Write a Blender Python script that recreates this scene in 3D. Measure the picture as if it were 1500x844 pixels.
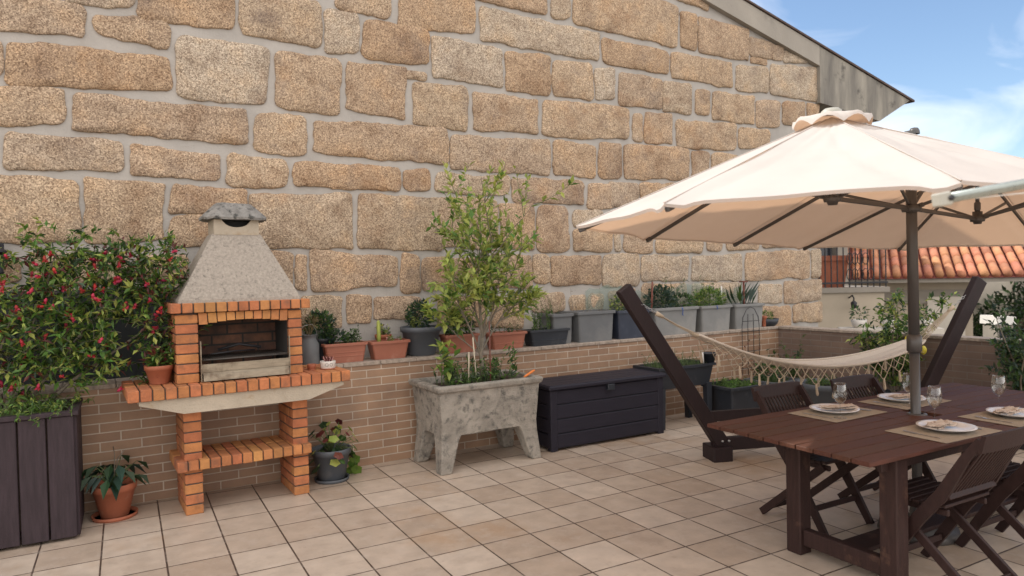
import bpy, bmesh, math, random
from mathutils import Vector, Matrix, noise
R = math.radians
rng = random.Random(7)
S = bpy.context.scene
for o in list(bpy.data.objects): bpy.data.objects.remove(o)
C = S.collection

# ---------------------------------------------------------------- camera
cam = bpy.data.cameras.new('camera'); camo = bpy.data.objects.new('camera', cam); C.objects.link(camo)
cam.sensor_width = 36; cam.lens = 24.5; cam.clip_end = 500; cam.clip_start = .05
F = Vector((.48615, .87363, -.0209)); RT = Vector((.87339, -.48654, -.02179)); UP = Vector((.02921, .00766, .99954))
camo.matrix_world = Matrix(((RT.x, UP.x, -F.x, 0), (RT.y, UP.y, -F.y, 0), (RT.z, UP.z, -F.z, 1.61), (0, 0, 0, 1)))
cam.dof.use_dof = True; cam.dof.focus_distance = 4.6; cam.dof.aperture_fstop = 2.8
S.camera = camo

# ---------------------------------------------------------------- sun, sky, exposure
SUN = Vector((-.62, .78, 1.02)).normalized()
el = math.asin(SUN.z); az = math.atan2(SUN.x, SUN.y)
sun = bpy.data.lights.new('sun', 'SUN'); sun.energy = 2.7; sun.angle = R(.55); sun.color = (1, .95, .86)
suno = bpy.data.objects.new('sun', sun); C.objects.link(suno)
suno.rotation_euler = (-SUN).to_track_quat('-Z', 'Y').to_euler(); suno.location = (0, 0, 12)
world = bpy.data.worlds.new('World'); S.world = world; world.use_nodes = True
nt = world.node_tree; N = nt.nodes; L = nt.links
bg = N['Background']; bg.inputs['Strength'].default_value = .12
sky = N.new('ShaderNodeTexSky'); sky.sky_type = 'NISHITA'; sky.sun_disc = False
sky.sun_elevation = el; sky.sun_rotation = az; sky.air_density = 1.0; sky.dust_density = .35; sky.ozone_density = 2.0
tc = N.new('ShaderNodeTexCoord'); mp = N.new('ShaderNodeMapping')
mp.inputs['Rotation'].default_value = (0, 0, R(35)); mp.inputs['Scale'].default_value = (1.6, 3.4, 7.0)
L.new(tc.outputs['Generated'], mp.inputs['Vector'])
cn = N.new('ShaderNodeTexNoise'); cn.inputs['Scale'].default_value = 1.3; cn.inputs['Detail'].default_value = 6; cn.inputs['Roughness'].default_value = .52
cn.inputs['Distortion'].default_value = .6
L.new(mp.outputs[0], cn.inputs['Vector'])
# thin streaky cloud everywhere, unseen bright cloud added behind the camera as fill light
sp = N.new('ShaderNodeSeparateXYZ'); L.new(tc.outputs['Generated'], sp.inputs[0])
dt = N.new('ShaderNodeVectorMath'); dt.operation = 'DOT_PRODUCT'; L.new(tc.outputs['Generated'], dt.inputs[0]); dt.inputs[1].default_value = (-.35, -.9, .30)
mr = N.new('ShaderNodeMapRange'); mr.inputs['From Min'].default_value = -.25; mr.inputs['From Max'].default_value = .6
mr.inputs['To Min'].default_value = -.13; mr.inputs['To Max'].default_value = .55
L.new(dt.outputs['Value'], mr.inputs['Value'])
ad = N.new('ShaderNodeMath'); ad.operation = 'ADD'; L.new(cn.outputs['Fac'], ad.inputs[0]); L.new(mr.outputs[0], ad.inputs[1])
cr = N.new('ShaderNodeValToRGB'); cr.color_ramp.elements[0].position = .36; cr.color_ramp.elements[1].position = 1.0
cr.color_ramp.elements[0].color = (0, 0, 0, 1); cr.color_ramp.elements[1].color = (1, 1, 1, 1)
L.new(ad.outputs[0], cr.inputs[0])
mx = N.new('ShaderNodeMix'); mx.data_type = 'RGBA'
L.new(cr.outputs[0], mx.inputs[0]); L.new(sky.outputs[0], mx.inputs[6]); mx.inputs[7].default_value = (10.6, 10.0, 9.6, 1)
L.new(mx.outputs[2], bg.inputs['Color'])
S.view_settings.view_transform = 'Standard'; S.view_settings.look = 'None'
S.view_settings.exposure = .66; S.view_settings.gamma = 1
S.render.engine = 'CYCLES'
try:
    S.cycles.max_bounces = 12; S.cycles.transmission_bounces = 12; S.cycles.transparent_max_bounces = 12; S.cycles.use_denoising = True
except Exception: pass

# ---------------------------------------------------------------- materials
MATS = {}
def mat(name, col, rough=.6, var=.15, scale=6, bump=0, bscale=None, island=0, col2=None, metal=0, spec=.5, trans=0, coord='Object', stretch=None, spots=None, sheen=0, alpha=1, tcol=None):
    m = bpy.data.materials.new(name); m.use_nodes = True; MATS[name] = m
    n = m.node_tree.nodes; l = m.node_tree.links; b = n['Principled BSDF']
    b.inputs['Roughness'].default_value = rough; b.inputs['Metallic'].default_value = metal
    b.inputs['Specular IOR Level'].default_value = spec
    t = n.new('ShaderNodeTexCoord'); mpn = n.new('ShaderNodeMapping'); l.new(t.outputs[coord], mpn.inputs[0])
    if stretch: mpn.inputs['Scale'].default_value = stretch
    nz = n.new('ShaderNodeTexNoise'); nz.inputs['Scale'].default_value = scale; nz.inputs['Detail'].default_value = 7; nz.inputs['Roughness'].default_value = .6
    l.new(mpn.outputs[0], nz.inputs['Vector'])
    rp = n.new('ShaderNodeValToRGB'); c = Vector(col)
    d = Vector(col2) if col2 else c * (1 + var)
    e = c if col2 else c * (1 - var)
    rp.color_ramp.elements[0].position = .3; rp.color_ramp.elements[0].color = (*e, 1)
    rp.color_ramp.elements[1].position = .7; rp.color_ramp.elements[1].color = (*d, 1)
    l.new(nz.outputs['Fac'], rp.inputs[0]); out = rp.outputs[0]
    if island:
        g = n.new('ShaderNodeNewGeometry'); hs = n.new('ShaderNodeHueSaturation')
        r1 = n.new('ShaderNodeMapRange'); r1.inputs['To Min'].default_value = 1 - island; r1.inputs['To Max'].default_value = 1 + island
        l.new(g.outputs['Random Per Island'], r1.inputs['Value']); l.new(r1.outputs[0], hs.inputs['Value'])
        ml = n.new('ShaderNodeMath'); ml.operation = 'MULTIPLY'; ml.inputs[1].default_value = 7.31; l.new(g.outputs['Random Per Island'], ml.inputs[0])
        fr = n.new('ShaderNodeMath'); fr.operation = 'FRACT'; l.new(ml.outputs[0], fr.inputs[0])
        r2 = n.new('ShaderNodeMapRange'); r2.inputs['To Min'].default_value = .5 - island * .055; r2.inputs['To Max'].default_value = .5 + island * .055
        l.new(fr.outputs[0], r2.inputs['Value']); l.new(r2.outputs[0], hs.inputs['Hue'])
        l.new(out, hs.inputs['Color']); out = hs.outputs[0]
    if spots:   # (colour, scale, threshold low, high)
        sn = n.new('ShaderNodeTexNoise'); sn.inputs['Scale'].default_value = spots[1]; sn.inputs['Detail'].default_value = 6; sn.inputs['Roughness'].default_value = .65
        l.new(t.outputs[coord], sn.inputs['Vector'])
        sr = n.new('ShaderNodeMapRange'); sr.inputs['From Min'].default_value = spots[2]; sr.inputs['From Max'].default_value = spots[3]
        l.new(sn.outputs['Fac'], sr.inputs['Value'])
        mm = n.new('ShaderNodeMix'); mm.data_type = 'RGBA'; l.new(sr.outputs[0], mm.inputs[0]); l.new(out, mm.inputs[6]); mm.inputs[7].default_value = (*spots[0], 1)
        out = mm.outputs[2]
    l.new(out, b.inputs['Base Color'])
    rr = n.new('ShaderNodeMapRange'); rr.inputs['To Min'].default_value = max(0, rough - .12); rr.inputs['To Max'].default_value = min(1, rough + .12)
    l.new(nz.outputs['Fac'], rr.inputs['Value']); l.new(rr.outputs[0], b.inputs['Roughness'])
    if bump:
        bn = n.new('ShaderNodeTexNoise'); bn.inputs['Scale'].default_value = bscale or scale * 4; bn.inputs['Detail'].default_value = 4
        l.new(mpn.outputs[0], bn.inputs['Vector'])
        bp = n.new('ShaderNodeBump'); bp.inputs['Strength'].default_value = 1; bp.inputs['Distance'].default_value = bump
        l.new(bn.outputs['Fac'], bp.inputs['Height']); l.new(bp.outputs[0], b.inputs['Normal'])
    if trans:
        o = n['Material Output']; ts = n.new('ShaderNodeBsdfTranslucent')
        if tcol: ts.inputs['Color'].default_value = (*tcol, 1)
        else: l.new(out, ts.inputs['Color'])
        ms = n.new('ShaderNodeMixShader'); ms.inputs[0].default_value = trans
        l.new(b.outputs[0], ms.inputs[1]); l.new(ts.outputs[0], ms.inputs[2]); l.new(ms.outputs[0], o.inputs['Surface'])
    if alpha < 1: b.inputs['Alpha'].default_value = alpha
    return m

def granite():
    m = bpy.data.materials.new('granite'); m.use_nodes = True; MATS['granite'] = m
    n = m.node_tree.nodes; l = m.node_tree.links; b = n['Principled BSDF']; b.inputs['Roughness'].default_value = .88; b.inputs['Specular IOR Level'].default_value = .25
    t = n.new('ShaderNodeTexCoord'); g = n.new('ShaderNodeNewGeometry')
    def nz(s, d=5, r=.6):
        x = n.new('ShaderNodeTexNoise'); x.inputs['Scale'].default_value = s; x.inputs['Detail'].default_value = d; x.inputs['Roughness'].default_value = r
        l.new(t.outputs['Object'], x.inputs['Vector']); return x.outputs['Fac']
    def ramp(f, pts):
        x = n.new('ShaderNodeValToRGB'); e = x.color_ramp.elements
        while len(e) < len(pts): e.new(.5)
        for q, (p, c) in zip(e, pts): q.position = p; q.color = (*c, 1)
        l.new(f, x.inputs[0]); return x.outputs[0]
    def mix(f, a, c, mode='MIX'):
        x = n.new('ShaderNodeMix'); x.data_type = 'RGBA'; x.blend_type = mode
        if isinstance(f, float): x.inputs[0].default_value = f
        else: l.new(f, x.inputs[0])
        l.new(a, x.inputs[6])
        if isinstance(c, tuple): x.inputs[7].default_value = (*c, 1)
        else: l.new(c, x.inputs[7])
        return x.outputs[2]
    base = ramp(g.outputs['Random Per Island'], [(0, (.42, .325, .24)), (.2, (.385, .28, .19)), (.4, (.44, .345, .25)), (.6, (.35, .26, .185)), (.8, (.44, .375, .30)), (1, (.39, .305, .22))])
    blot = ramp(nz(3.2, 6), [(.3, (.72, .66, .62)), (.5, (1, 1, 1)), (.72, (1.12, 1.02, .9))])
    base = mix(1.0, base, blot, 'MULTIPLY')
    v = n.new('ShaderNodeTexVoronoi'); v.inputs['Scale'].default_value = 120; l.new(t.outputs['Object'], v.inputs['Vector'])
    gr = ramp(v.outputs['Color'], [(.0, (.36, .31, .29)), (.28, (.72, .67, .63)), (.55, (1.08, 1.06, 1.03)), (1, (1.85, 1.83, 1.77))])
    base = mix(.95, base, gr, 'MULTIPLY')
    dk = ramp(nz(2.3, 9, .75), [(.53, (0, 0, 0)), (.72, (1, 1, 1))])
    rs_ = ramp(nz(1.1, 7, .7), [(.55, (0, 0, 0)), (.72, (.75, .75, .75))]); base = mix(rs_, base, mix(.6, base, (.33, .155, .06)))
    base = mix(dk, base, mix(.55, base, (.16, .13, .12)))
    l.new(base, b.inputs['Base Color'])
    bp = n.new('ShaderNodeBump'); bp.inputs['Distance'].default_value = .009; l.new(nz(48, 6, .8), bp.inputs['Height'])
    mg = n.new('ShaderNodeTexVoronoi'); mg.feature = 'SMOOTH_F1'; mg.inputs['Scale'].default_value = 11; mg.inputs['Smoothness'].default_value = .35; l.new(t.outputs['Object'], mg.inputs['Vector'])
    bp3 = n.new('ShaderNodeBump'); bp3.inputs['Distance'].default_value = .012; bp3.inputs['Strength'].default_value = .55; l.new(mg.outputs['Distance'], bp3.inputs['Height']); l.new(bp.outputs[0], bp3.inputs['Normal']); bp = bp3
    bp2 = n.new('ShaderNodeBump'); bp2.inputs['Distance'].default_value = .018; l.new(nz(7, 4), bp2.inputs['Height']); l.new(bp.outputs[0], bp2.inputs['Normal'])
    l.new(bp2.outputs[0], b.inputs['Normal'])

def bricky(name, w, h, mortar, cols, mcol, offset=.5, rough=.7, axis='XZ', loc=(0, 0, 0), bump=.002, smooth=.1, nscale=5, stain=None, bvar=.3):
    m = bpy.data.materials.new(name); m.use_nodes = True; MATS[name] = m
    n = m.node_tree.nodes; l = m.node_tree.links; b = n['Principled BSDF']; b.inputs['Roughness'].default_value = rough
    t = n.new('ShaderNodeTexCoord'); s = n.new('ShaderNodeSeparateXYZ'); c = n.new('ShaderNodeCombineXYZ'); l.new(t.outputs['Object'], s.inputs[0])
    l.new(s.outputs[axis[0]], c.inputs[0]); l.new(s.outputs[axis[1]], c.inputs[1])
    mpn = n.new('ShaderNodeMapping'); mpn.inputs['Location'].default_value = loc; l.new(c.outputs[0], mpn.inputs[0])
    br = n.new('ShaderNodeTexBrick'); br.offset = offset; br.squash = 1; br.inputs['Scale'].default_value = 1
    br.inputs['Brick Width'].default_value = w; br.inputs['Row Height'].default_value = h; br.inputs['Mortar Size'].default_value = mortar
    br.inputs['Mortar Smooth'].default_value = smooth; br.inputs['Bias'].default_value = 0
    br.inputs['Color1'].default_value = (*cols[0], 1); br.inputs['Color2'].default_value = (*cols[1], 1); br.inputs['Mortar'].default_value = (*mcol, 1)
    l.new(mpn.outputs[0], br.inputs['Vector'])
    def nz(sc, d=6, r=.6):
        x = n.new('ShaderNodeTexNoise'); x.inputs['Scale'].default_value = sc; x.inputs['Detail'].default_value = d; x.inputs['Roughness'].default_value = r
        l.new(t.outputs['Object'], x.inputs['Vector']); return x.outputs['Fac']
    r1 = n.new('ShaderNodeMapRange'); r1.inputs['From Min'].default_value = .25; r1.inputs['From Max'].default_value = .75; r1.inputs['To Min'].default_value = 1 - bvar; r1.inputs['To Max'].default_value = 1 + bvar
    l.new(nz(nscale), r1.inputs['Value'])
    mm = n.new('ShaderNodeMix'); mm.data_type = 'RGBA'; mm.blend_type = 'MULTIPLY'; mm.inputs[0].default_value = 1
    l.new(br.outputs['Color'], mm.inputs[6]); cc = n.new('ShaderNodeCombineColor')
    for k in range(3): l.new(r1.outputs[0], cc.inputs[k])
    l.new(cc.outputs[0], mm.inputs[7]); out = mm.outputs[2]
    for st in (stain or []):
        sr = n.new('ShaderNodeMapRange'); sr.inputs['From Min'].default_value = st[2]; sr.inputs['From Max'].default_value = st[3]; sr.inputs['To Max'].default_value = st[4]
        l.new(nz(st[1], 5, .65), sr.inputs['Value'])
        m2 = n.new('ShaderNodeMix'); m2.data_type = 'RGBA'; l.new(sr.outputs[0], m2.inputs[0]); l.new(out, m2.inputs[6]); m2.inputs[7].default_value = (*st[0], 1); out = m2.outputs[2]
    l.new(out, b.inputs['Base Color'])
    ml = n.new('ShaderNodeMath'); ml.operation = 'MULTIPLY_ADD'; l.new(br.outputs['Fac'], ml.inputs[0]); ml.inputs[1].default_value = -1
    n2 = n.new('ShaderNodeMath'); n2.operation = 'MULTIPLY'; l.new(nz(nscale * 8), n2.inputs[0]); n2.inputs[1].default_value = .35; l.new(n2.outputs[0], ml.inputs[2])
    bp = n.new('ShaderNodeBump'); bp.inputs['Distance'].default_value = bump; l.new(ml.outputs[0], bp.inputs['Height']); l.new(bp.outputs[0], b.inputs['Normal'])
    rr = n.new('ShaderNodeMapRange'); rr.inputs['To Min'].default_value = rough - .12; rr.inputs['To Max'].default_value = rough + .12; l.new(nz(nscale * 2), rr.inputs['Value']); l.new(rr.outputs[0], b.inputs['Roughness'])
    return m

granite()
mat('mortar', (.39, .365, .335), .9, .14, 4, .004, 60, spots=((.25, .23, .21), 1.2, .6, .8))
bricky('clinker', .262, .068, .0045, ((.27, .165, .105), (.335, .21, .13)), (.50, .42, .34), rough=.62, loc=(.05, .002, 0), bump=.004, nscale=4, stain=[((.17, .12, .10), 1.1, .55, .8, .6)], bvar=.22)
bricky('clinker_side_shaded', .262, .068, .0045, ((.15, .105, .085), (.19, .13, .10)), (.20, .165, .14), rough=.62, axis='YZ', loc=(.05, .002, 0), bump=.004, nscale=4, bvar=.22)  # side wall's shade is put into the darker brick and mortar colours
bricky('floor_tiles', .33, .33, .0055, ((.395, .305, .232), (.53, .44, .355)), (.075, .05, .038), offset=0, rough=.48, axis='XY', loc=(-2.1468 + 33 , -4.0283 + 33, 0), bump=.0025, smooth=.3, nscale=7, bvar=.16,
       stain=[((.38, .21, .09), .8, .56, .74, .6), ((.25, .175, .13), 2.1, .55, .75, .45), ((.52, .44, .37), 9, .52, .72, .5), ((.30, .22, .17), 16, .58, .72, .35)])
mat('concrete', (.37, .33, .28), .9, .22, 5, .006, 90, spots=((.10, .095, .085), 9, .60, .70))
mat('concrete_white', (.335, .295, .25), .9, .22, 60, .006, 110, spots=((.16, .14, .12), 34, .56, .70))
mat('concrete_cap', (.22, .21, .195), .95, .35, 14, .012, 60, spots=((.06, .06, .055), 18, .52, .64))
mat('concrete_slab', (.42, .36, .28), .9, .15, 5, .004, 80, spots=((.27, .18, .09), 3, .58, .75))
mat('planter_concrete', (.30, .272, .232), .92, .3, 7, .009, 80, spots=((.10, .095, .085), 15, .50, .68))
mat('render_grey', (.33, .30, .26), .9, .12, 2.2, .003, 60, stretch=(1.1, 1.1, .8), spots=((.17, .155, .14), 2.6, .60, .85))
mat('eave_concrete', (.37, .34, .285), .9, .12, 2.2, .003, 60, stretch=(1.8, 1.8, .35), col2=(.13, .122, .112), spots=((.06, .055, .05), 3.4, .58, .72))
mat('coping', (.33, .27, .22), .8, .35, 30, .002, 90)
mat('bbq_brick', (.42, .16, .062), .85, .22, 16, .004, 90, island=.17, spots=((.16, .085, .055), 7, .55, .78))
mat('bbq_brick_yellow', (.45, .20, .07), .85, .2, 16, .003, 120, island=.16, spots=((.26, .13, .06), 9, .58, .8))
mat('dark_joint', (.075, .055, .045), .95, .2, 30, .001)
bricky('firebrick', .22, .075, .007, ((.20, .09, .05), (.13, .06, .04)), (.035, .03, .027), rough=.85, nscale=6, stain=[((.03, .027, .025), 4, .42, .68, .8)], bvar=.3)
mat('soot', (.03, .028, .026), .9, .3, 10)
mat('steel', (.30, .255, .19), .5, .2, 12, metal=.6, spots=((.10, .06, .035), 7, .48, .70), stretch=(1, 1, 6))
mat('grate_metal', (.12, .11, .10), .5, .2, 20, metal=.8)
mat('terracotta', (.36, .115, .06), .68, .12, 7, .0012, 40, spots=((.43, .22, .15), 9, .58, .8))
mat('terracotta_plastic', (.33, .12, .075), .5, .08, 7, spots=((.42, .22, .16), 5, .58, .8))
mat('grey_plastic', (.085, .095, .11), .5, .1, 6, spots=((.16, .16, .16), 7, .55, .8))
mat('dark_plastic', (.020, .024, .032), .45, .15, 6, spots=((.07, .075, .08), 7, .58, .8))
mat('navy_plastic', (.032, .04, .062), .45, .15, 6, spots=((.07, .08, .10), 6, .55, .8))
mat('pale_grey_plastic', (.21, .21, .205), .55, .12, 5, spots=((.29, .28, .26), 4, .5, .75))
mat('mid_grey_plastic', (.13, .135, .14), .55, .12, 5, spots=((.19, .19, .185), 4, .5, .75))
mat('white_ceramic', (.62, .58, .53), .4, .06, 8)
mat('chest_plastic', (.020, .018, .028), .55, .18, 9, .0012, 40, stretch=(.6, 6, 12), spec=.28)
mat('timber_dark', (.038, .026, .031), .6, .28, 7, .0015, 50, stretch=(6, 6, .7), spec=.28)
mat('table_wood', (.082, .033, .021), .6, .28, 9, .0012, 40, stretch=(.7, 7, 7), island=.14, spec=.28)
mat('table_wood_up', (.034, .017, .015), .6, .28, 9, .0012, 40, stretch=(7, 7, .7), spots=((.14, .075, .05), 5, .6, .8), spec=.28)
mat('chair_wood', (.030, .015, .0135), .55, .25, 10, .001, 50, stretch=(4, 4, 1.5), spec=.28)
mat('stand_wood', (.023, .0135, .0145), .55, .2, 8, .001, 50, stretch=(4, 4, 1), spec=.28)
mat('soil', (.045, .03, .02), .95, .4, 20, .01, 50)
mat('canvas', (.64, .62, .59), .85, .05, 3, .010, 3.5, trans=.34, spec=.1, tcol=(.66, .40, .24))
mat('umbrella_metal', (.085, .08, .078), .4, .08, 6, metal=.25)
mat('tube_metal', (.30, .33, .31), .3, .1, 4, metal=.7, stretch=(9, 9, 9))
mat('end_cap', (.38, .37, .32), .5, .1, 8)
mat('hammock_cloth', (.66, .58, .49), .9, .10, 22, .0015, 140, stretch=(.5, 12, 12), trans=.15, spec=.1)
mat('cord', (.46, .37, .27), .9, .1, 30)
mat('chain_metal', (.45, .44, .43), .35, .1, 20, metal=.9)
mat('placemat', (.34, .285, .22), .9, .12, 60, .0012, 260)
mat('porcelain', (.74, .72, .71), .22, .03, 6)
mat('napkin', (.55, .47, .40), .9, .1, 12, spots=((.22, .13, .10), 42, .55, .62))
mat('rust', (.16, .055, .04), .8, .3, 30)
mat('wire', (.03, .028, .03), .6, .2, 20)
mat('bark', (.20, .17, .13), .9, .25, 20, .003, 60, stretch=(3, 3, .6))
mat('stem_green', (.10, .14, .05), .7, .2, 14)
mat('stake', (.52, .45, .34), .7, .12, 14, stretch=(6, 6, .6))
mat('orange_plastic', (.70, .20, .04), .45, .05, 6)
def leafm(name, a, b_, tr=.35, isl=.3, rough=.45): return mat(name, a, rough, 0, 5, col2=b_, island=isl, trans=tr)
leafm('leaf_lime', (.38, .41, .10), (.25, .33, .07))
leafm('leaf_green', (.075, .145, .033), (.05, .105, .025))
leafm('leaf_bright', (.13, .24, .04), (.08, .17, .03))
leafm('leaf_dark', (.022, .05, .02), (.035, .07, .03), .2)
leafm('leaf_blue', (.035, .075, .055), (.025, .05, .035), .2)
leafm('leaf_red', (.16, .035, .03), (.09, .02, .02), .3)
leafm('leaf_dry', (.24, .19, .09), (.15, .11, .05), .3)
leafm('leaf_far', (.03, .055, .02), (.02, .04, .015), .2)
mat('flower_red', (.50, .05, .085), .5, 0, 5, col2=(.40, .015, .03), island=.3, trans=.3)
mat('lemon', (.62, .52, .05), .45, .06, 9)
mat('cactus', (.30, .34, .07), .6, .15, 20)
mat('pink', (.55, .30, .28), .7, .1, 10)
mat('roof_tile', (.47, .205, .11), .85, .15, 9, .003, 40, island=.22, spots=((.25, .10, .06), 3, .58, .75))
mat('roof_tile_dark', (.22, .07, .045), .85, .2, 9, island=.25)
mat('tile_edge', (.09, .06, .05), .9, .3, 9)
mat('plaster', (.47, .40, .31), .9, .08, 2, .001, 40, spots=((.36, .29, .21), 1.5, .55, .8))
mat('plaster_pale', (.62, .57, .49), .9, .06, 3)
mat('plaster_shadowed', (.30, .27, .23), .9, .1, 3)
mat('white_paint', (.72, .70, .66), .6, .04, 4)
mat('iron', (.018, .018, .022), .5, .2, 10)
mat('glass_or_shade_dark', (.03, .035, .045), .12, .2, 3)
mat('blue_string', (.04, .10, .32), .6, .1, 9)
mat('ground_mat', (.12, .11, .08), .95, .3, .6)
mat('net_green', (.26, .36, .31), .8, .15, 12, alpha=.36)
mat('net_dark', (.028, .034, .036), .8, .25, 6, alpha=.93)
g = bpy.data.materials.new('glass'); g.use_nodes = True; MATS['glass'] = g
gn = g.node_tree.nodes; gl = g.node_tree.links; g1 = gn.new('ShaderNodeBsdfTransparent'); g1.inputs[0].default_value = (.96, .965, .96, 1); g2 = gn.new('ShaderNodeBsdfGlossy'); g2.inputs['Roughness'].default_value = .02
lw = gn.new('ShaderNodeLayerWeight'); lw.inputs['Blend'].default_value = .25; gm = gn.new('ShaderNodeMixShader'); gmr = gn.new('ShaderNodeMapRange'); gmr.inputs['To Min'].default_value = .045; gmr.inputs['To Max'].default_value = .75; gl.new(lw.outputs['Facing'], gmr.inputs['Value']); gl.new(gmr.outputs[0], gm.inputs[0]); gl.new(g1.outputs[0], gm.inputs[1]); gl.new(g2.outputs[0], gm.inputs[2]); gl.new(gm.outputs[0], gn['Material Output'].inputs['Surface'])

# ---------------------------------------------------------------- mesh builder
class MB:
    def __init__(s): s.v = []; s.f = []; s.mi = []; s.sm = []; s.mats = []
    def m(s, name):
        if name not in s.mats: s.mats.append(name)
        return s.mats.index(name)
    def add(s, vs, fs, mt, smooth=False):
        b = len(s.v); s.v += [tuple(v) for v in vs]; k = s.m(mt)
        for f in fs: s.f.append(tuple(b + i for i in f)); s.mi.append(k); s.sm.append(smooth)
    def box(s, x0, x1, y0, y1, z0, z1, mt, M=None):
        v = [Vector((x, y, z)) for z in (z0, z1) for y in (y0, y1) for x in (x0, x1)]
        if M is not None: v = [M @ q for q in v]
        s.add(v, [(0, 2, 3, 1), (4, 5, 7, 6), (0, 1, 5, 4), (2, 6, 7, 3), (0, 4, 6, 2), (1, 3, 7, 5)], mt); return s
    def cbox(s, x0, x1, y0, y1, z0, z1, mt, c=.004, M=None):   # box with chamfered edges
        if min(x1 - x0, y1 - y0, z1 - z0) < 2.5 * c: c = min(x1 - x0, y1 - y0, z1 - z0) / 3
        P = []; ids = {}
        X = (x0, x1); Y = (y0, y1); Z = (z0, z1)
        for i in (0, 1):
            for j in (0, 1):
                for k in (0, 1):
                    a = (X[i], Y[j], Z[k]); sg = (1 - 2 * i, 1 - 2 * j, 1 - 2 * k)
                    for ax in range(3):
                        q = [a[t] + (c * sg[t] if t != ax else 0) for t in range(3)]
                        ids[(i, j, k, ax)] = len(P); P.append(Vector(q))
        F_ = []
        F_ += [[ids[(i, 0, 0, 0)], ids[(i, 1, 0, 0)], ids[(i, 1, 1, 0)], ids[(i, 0, 1, 0)]][::(-1 if i == 0 else 1)] for i in (0, 1)]
        F_ += [[ids[(0, j, 0, 1)], ids[(1, j, 0, 1)], ids[(1, j, 1, 1)], ids[(0, j, 1, 1)]][::(1 if j == 0 else -1)] for j in (0, 1)]
        F_ += [[ids[(0, 0, k, 2)], ids[(1, 0, k, 2)], ids[(1, 1, k, 2)], ids[(0, 1, k, 2)]][::(-1 if k == 0 else 1)] for k in (0, 1)]
        for a in (0, 1):
            for b in (0, 1):
                F_.append([ids[(0, a, b, 1)], ids[(1, a, b, 1)], ids[(1, a, b, 2)], ids[(0, a, b, 2)]])
                F_.append([ids[(a, 0, b, 0)], ids[(a, 1, b, 0)], ids[(a, 1, b, 2)], ids[(a, 0, b, 2)]])
                F_.append([ids[(a, b, 0, 0)], ids[(a, b, 1, 0)], ids[(a, b, 1, 1)], ids[(a, b, 0, 1)]])
        for i in (0, 1):
            for j in (0, 1):
                for k in (0, 1): F_.append([ids[(i, j, k, 0)], ids[(i, j, k, 1)], ids[(i, j, k, 2)]])
        if M is not None: P = [M @ q for q in P]
        s.add(P, F_, mt); return s
    def bar(s, a, b, w, h, mt, up=(0, 0, 1), c=.003, w2=None, h2=None):   # beam from a to b
        a = Vector(a); b = Vector(b); d = (b - a); ln = d.length; d.normalize(); u = Vector(up)
        x = d.cross(u).normalized(); z = x.cross(d)
        M = Matrix(((x.x, d.x, z.x, a.x), (x.y, d.y, z.y, a.y), (x.z, d.z, z.z, a.z), (0, 0, 0, 1)))
        return s.cbox(-w / 2, w / 2, 0, ln, -h / 2, h / 2, mt, c, M)
    def tube(s, pts, r, mt, n=8, cap=True, smooth=True):
        pts = [Vector(p) for p in pts]; rs = r if isinstance(r, (list, tuple)) else [r] * len(pts)
        vs = []; fs = []; prev = None
        for i, p in enumerate(pts):
            d = (pts[min(i + 1, len(pts) - 1)] - pts[max(i - 1, 0)])
            if d.length < 1e-9: d = Vector((0, 0, 1))
            d.normalize()
            if prev is None: x = d.orthogonal().normalized()
            else:
                x = prev - d * prev.dot(d)
                x = x.normalized() if x.length > 1e-6 else d.orthogonal().normalized()
            prev = x; y = d.cross(x)
            for k in range(n):
                t = 2 * math.pi * k / n; vs.append(p + (x * math.cos(t) + y * math.sin(t)) * rs[i])
        for i in range(len(pts) - 1):
            for k in range(n): fs.append((i * n + k, i * n + (k + 1) % n, (i + 1) * n + (k + 1) % n, (i + 1) * n + k))
        if cap: fs += [tuple(range(n))[::-1], tuple((len(pts) - 1) * n + k for k in range(n))]
        s.add(vs, fs, mt, smooth); return s
    def lathe(s, prof, mt, n=28, c=(0, 0, 0), smooth=True, sx=1, sy=1, closed=False):
        vs = []; fs = []
        for r, z in prof:
            for k in range(n):
                t = 2 * math.pi * k / n; vs.append((c[0] + r * math.cos(t) * sx, c[1] + r * math.sin(t) * sy, c[2] + z))
        for i in range(len(prof) - 1):
            for k in range(n): fs.append((i * n + k, i * n + (k + 1) % n, (i + 1) * n + (k + 1) % n, (i + 1) * n + k))
        if closed: fs += [tuple(range(n))[::-1], tuple((len(prof) - 1) * n + k for k in range(n))]
        s.add(vs, fs, mt, smooth); return s
    def prism(s, poly, y0, y1, mt, axis='y', M=None):    # poly in (x,z) extruded along y
        n = len(poly)
        if axis == 'y': v = [Vector((x, y0, z)) for x, z in poly] + [Vector((x, y1, z)) for x, z in poly]
        elif axis == 'x': v = [Vector((y0, x, z)) for x, z in poly] + [Vector((y1, x, z)) for x, z in poly]
        else: v = [Vector((x, z, y0)) for x, z in poly] + [Vector((x, z, y1)) for x, z in poly]
        if M is not None: v = [M @ q for q in v]
        fs = [tuple(range(n)), tuple(range(n, 2 * n))[::-1]] + [(i, i + n, (i + 1) % n + n, (i + 1) % n) for i in range(n)]
        s.add(v, fs, mt); return s
    def loft(s, rings, mt, cap=True, smooth=False):
        n = len(rings[0]); v = [p for r in rings for p in r]; fs = []
        for i in range(len(rings) - 1):
            for k in range(n): fs.append((i * n + k, i * n + (k + 1) % n, (i + 1) * n + (k + 1) % n, (i + 1) * n + k))
        if cap: fs += [tuple(range(n))[::-1], tuple((len(rings) - 1) * n + k for k in range(n))]
        s.add(v, fs, mt, smooth); return s
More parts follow.
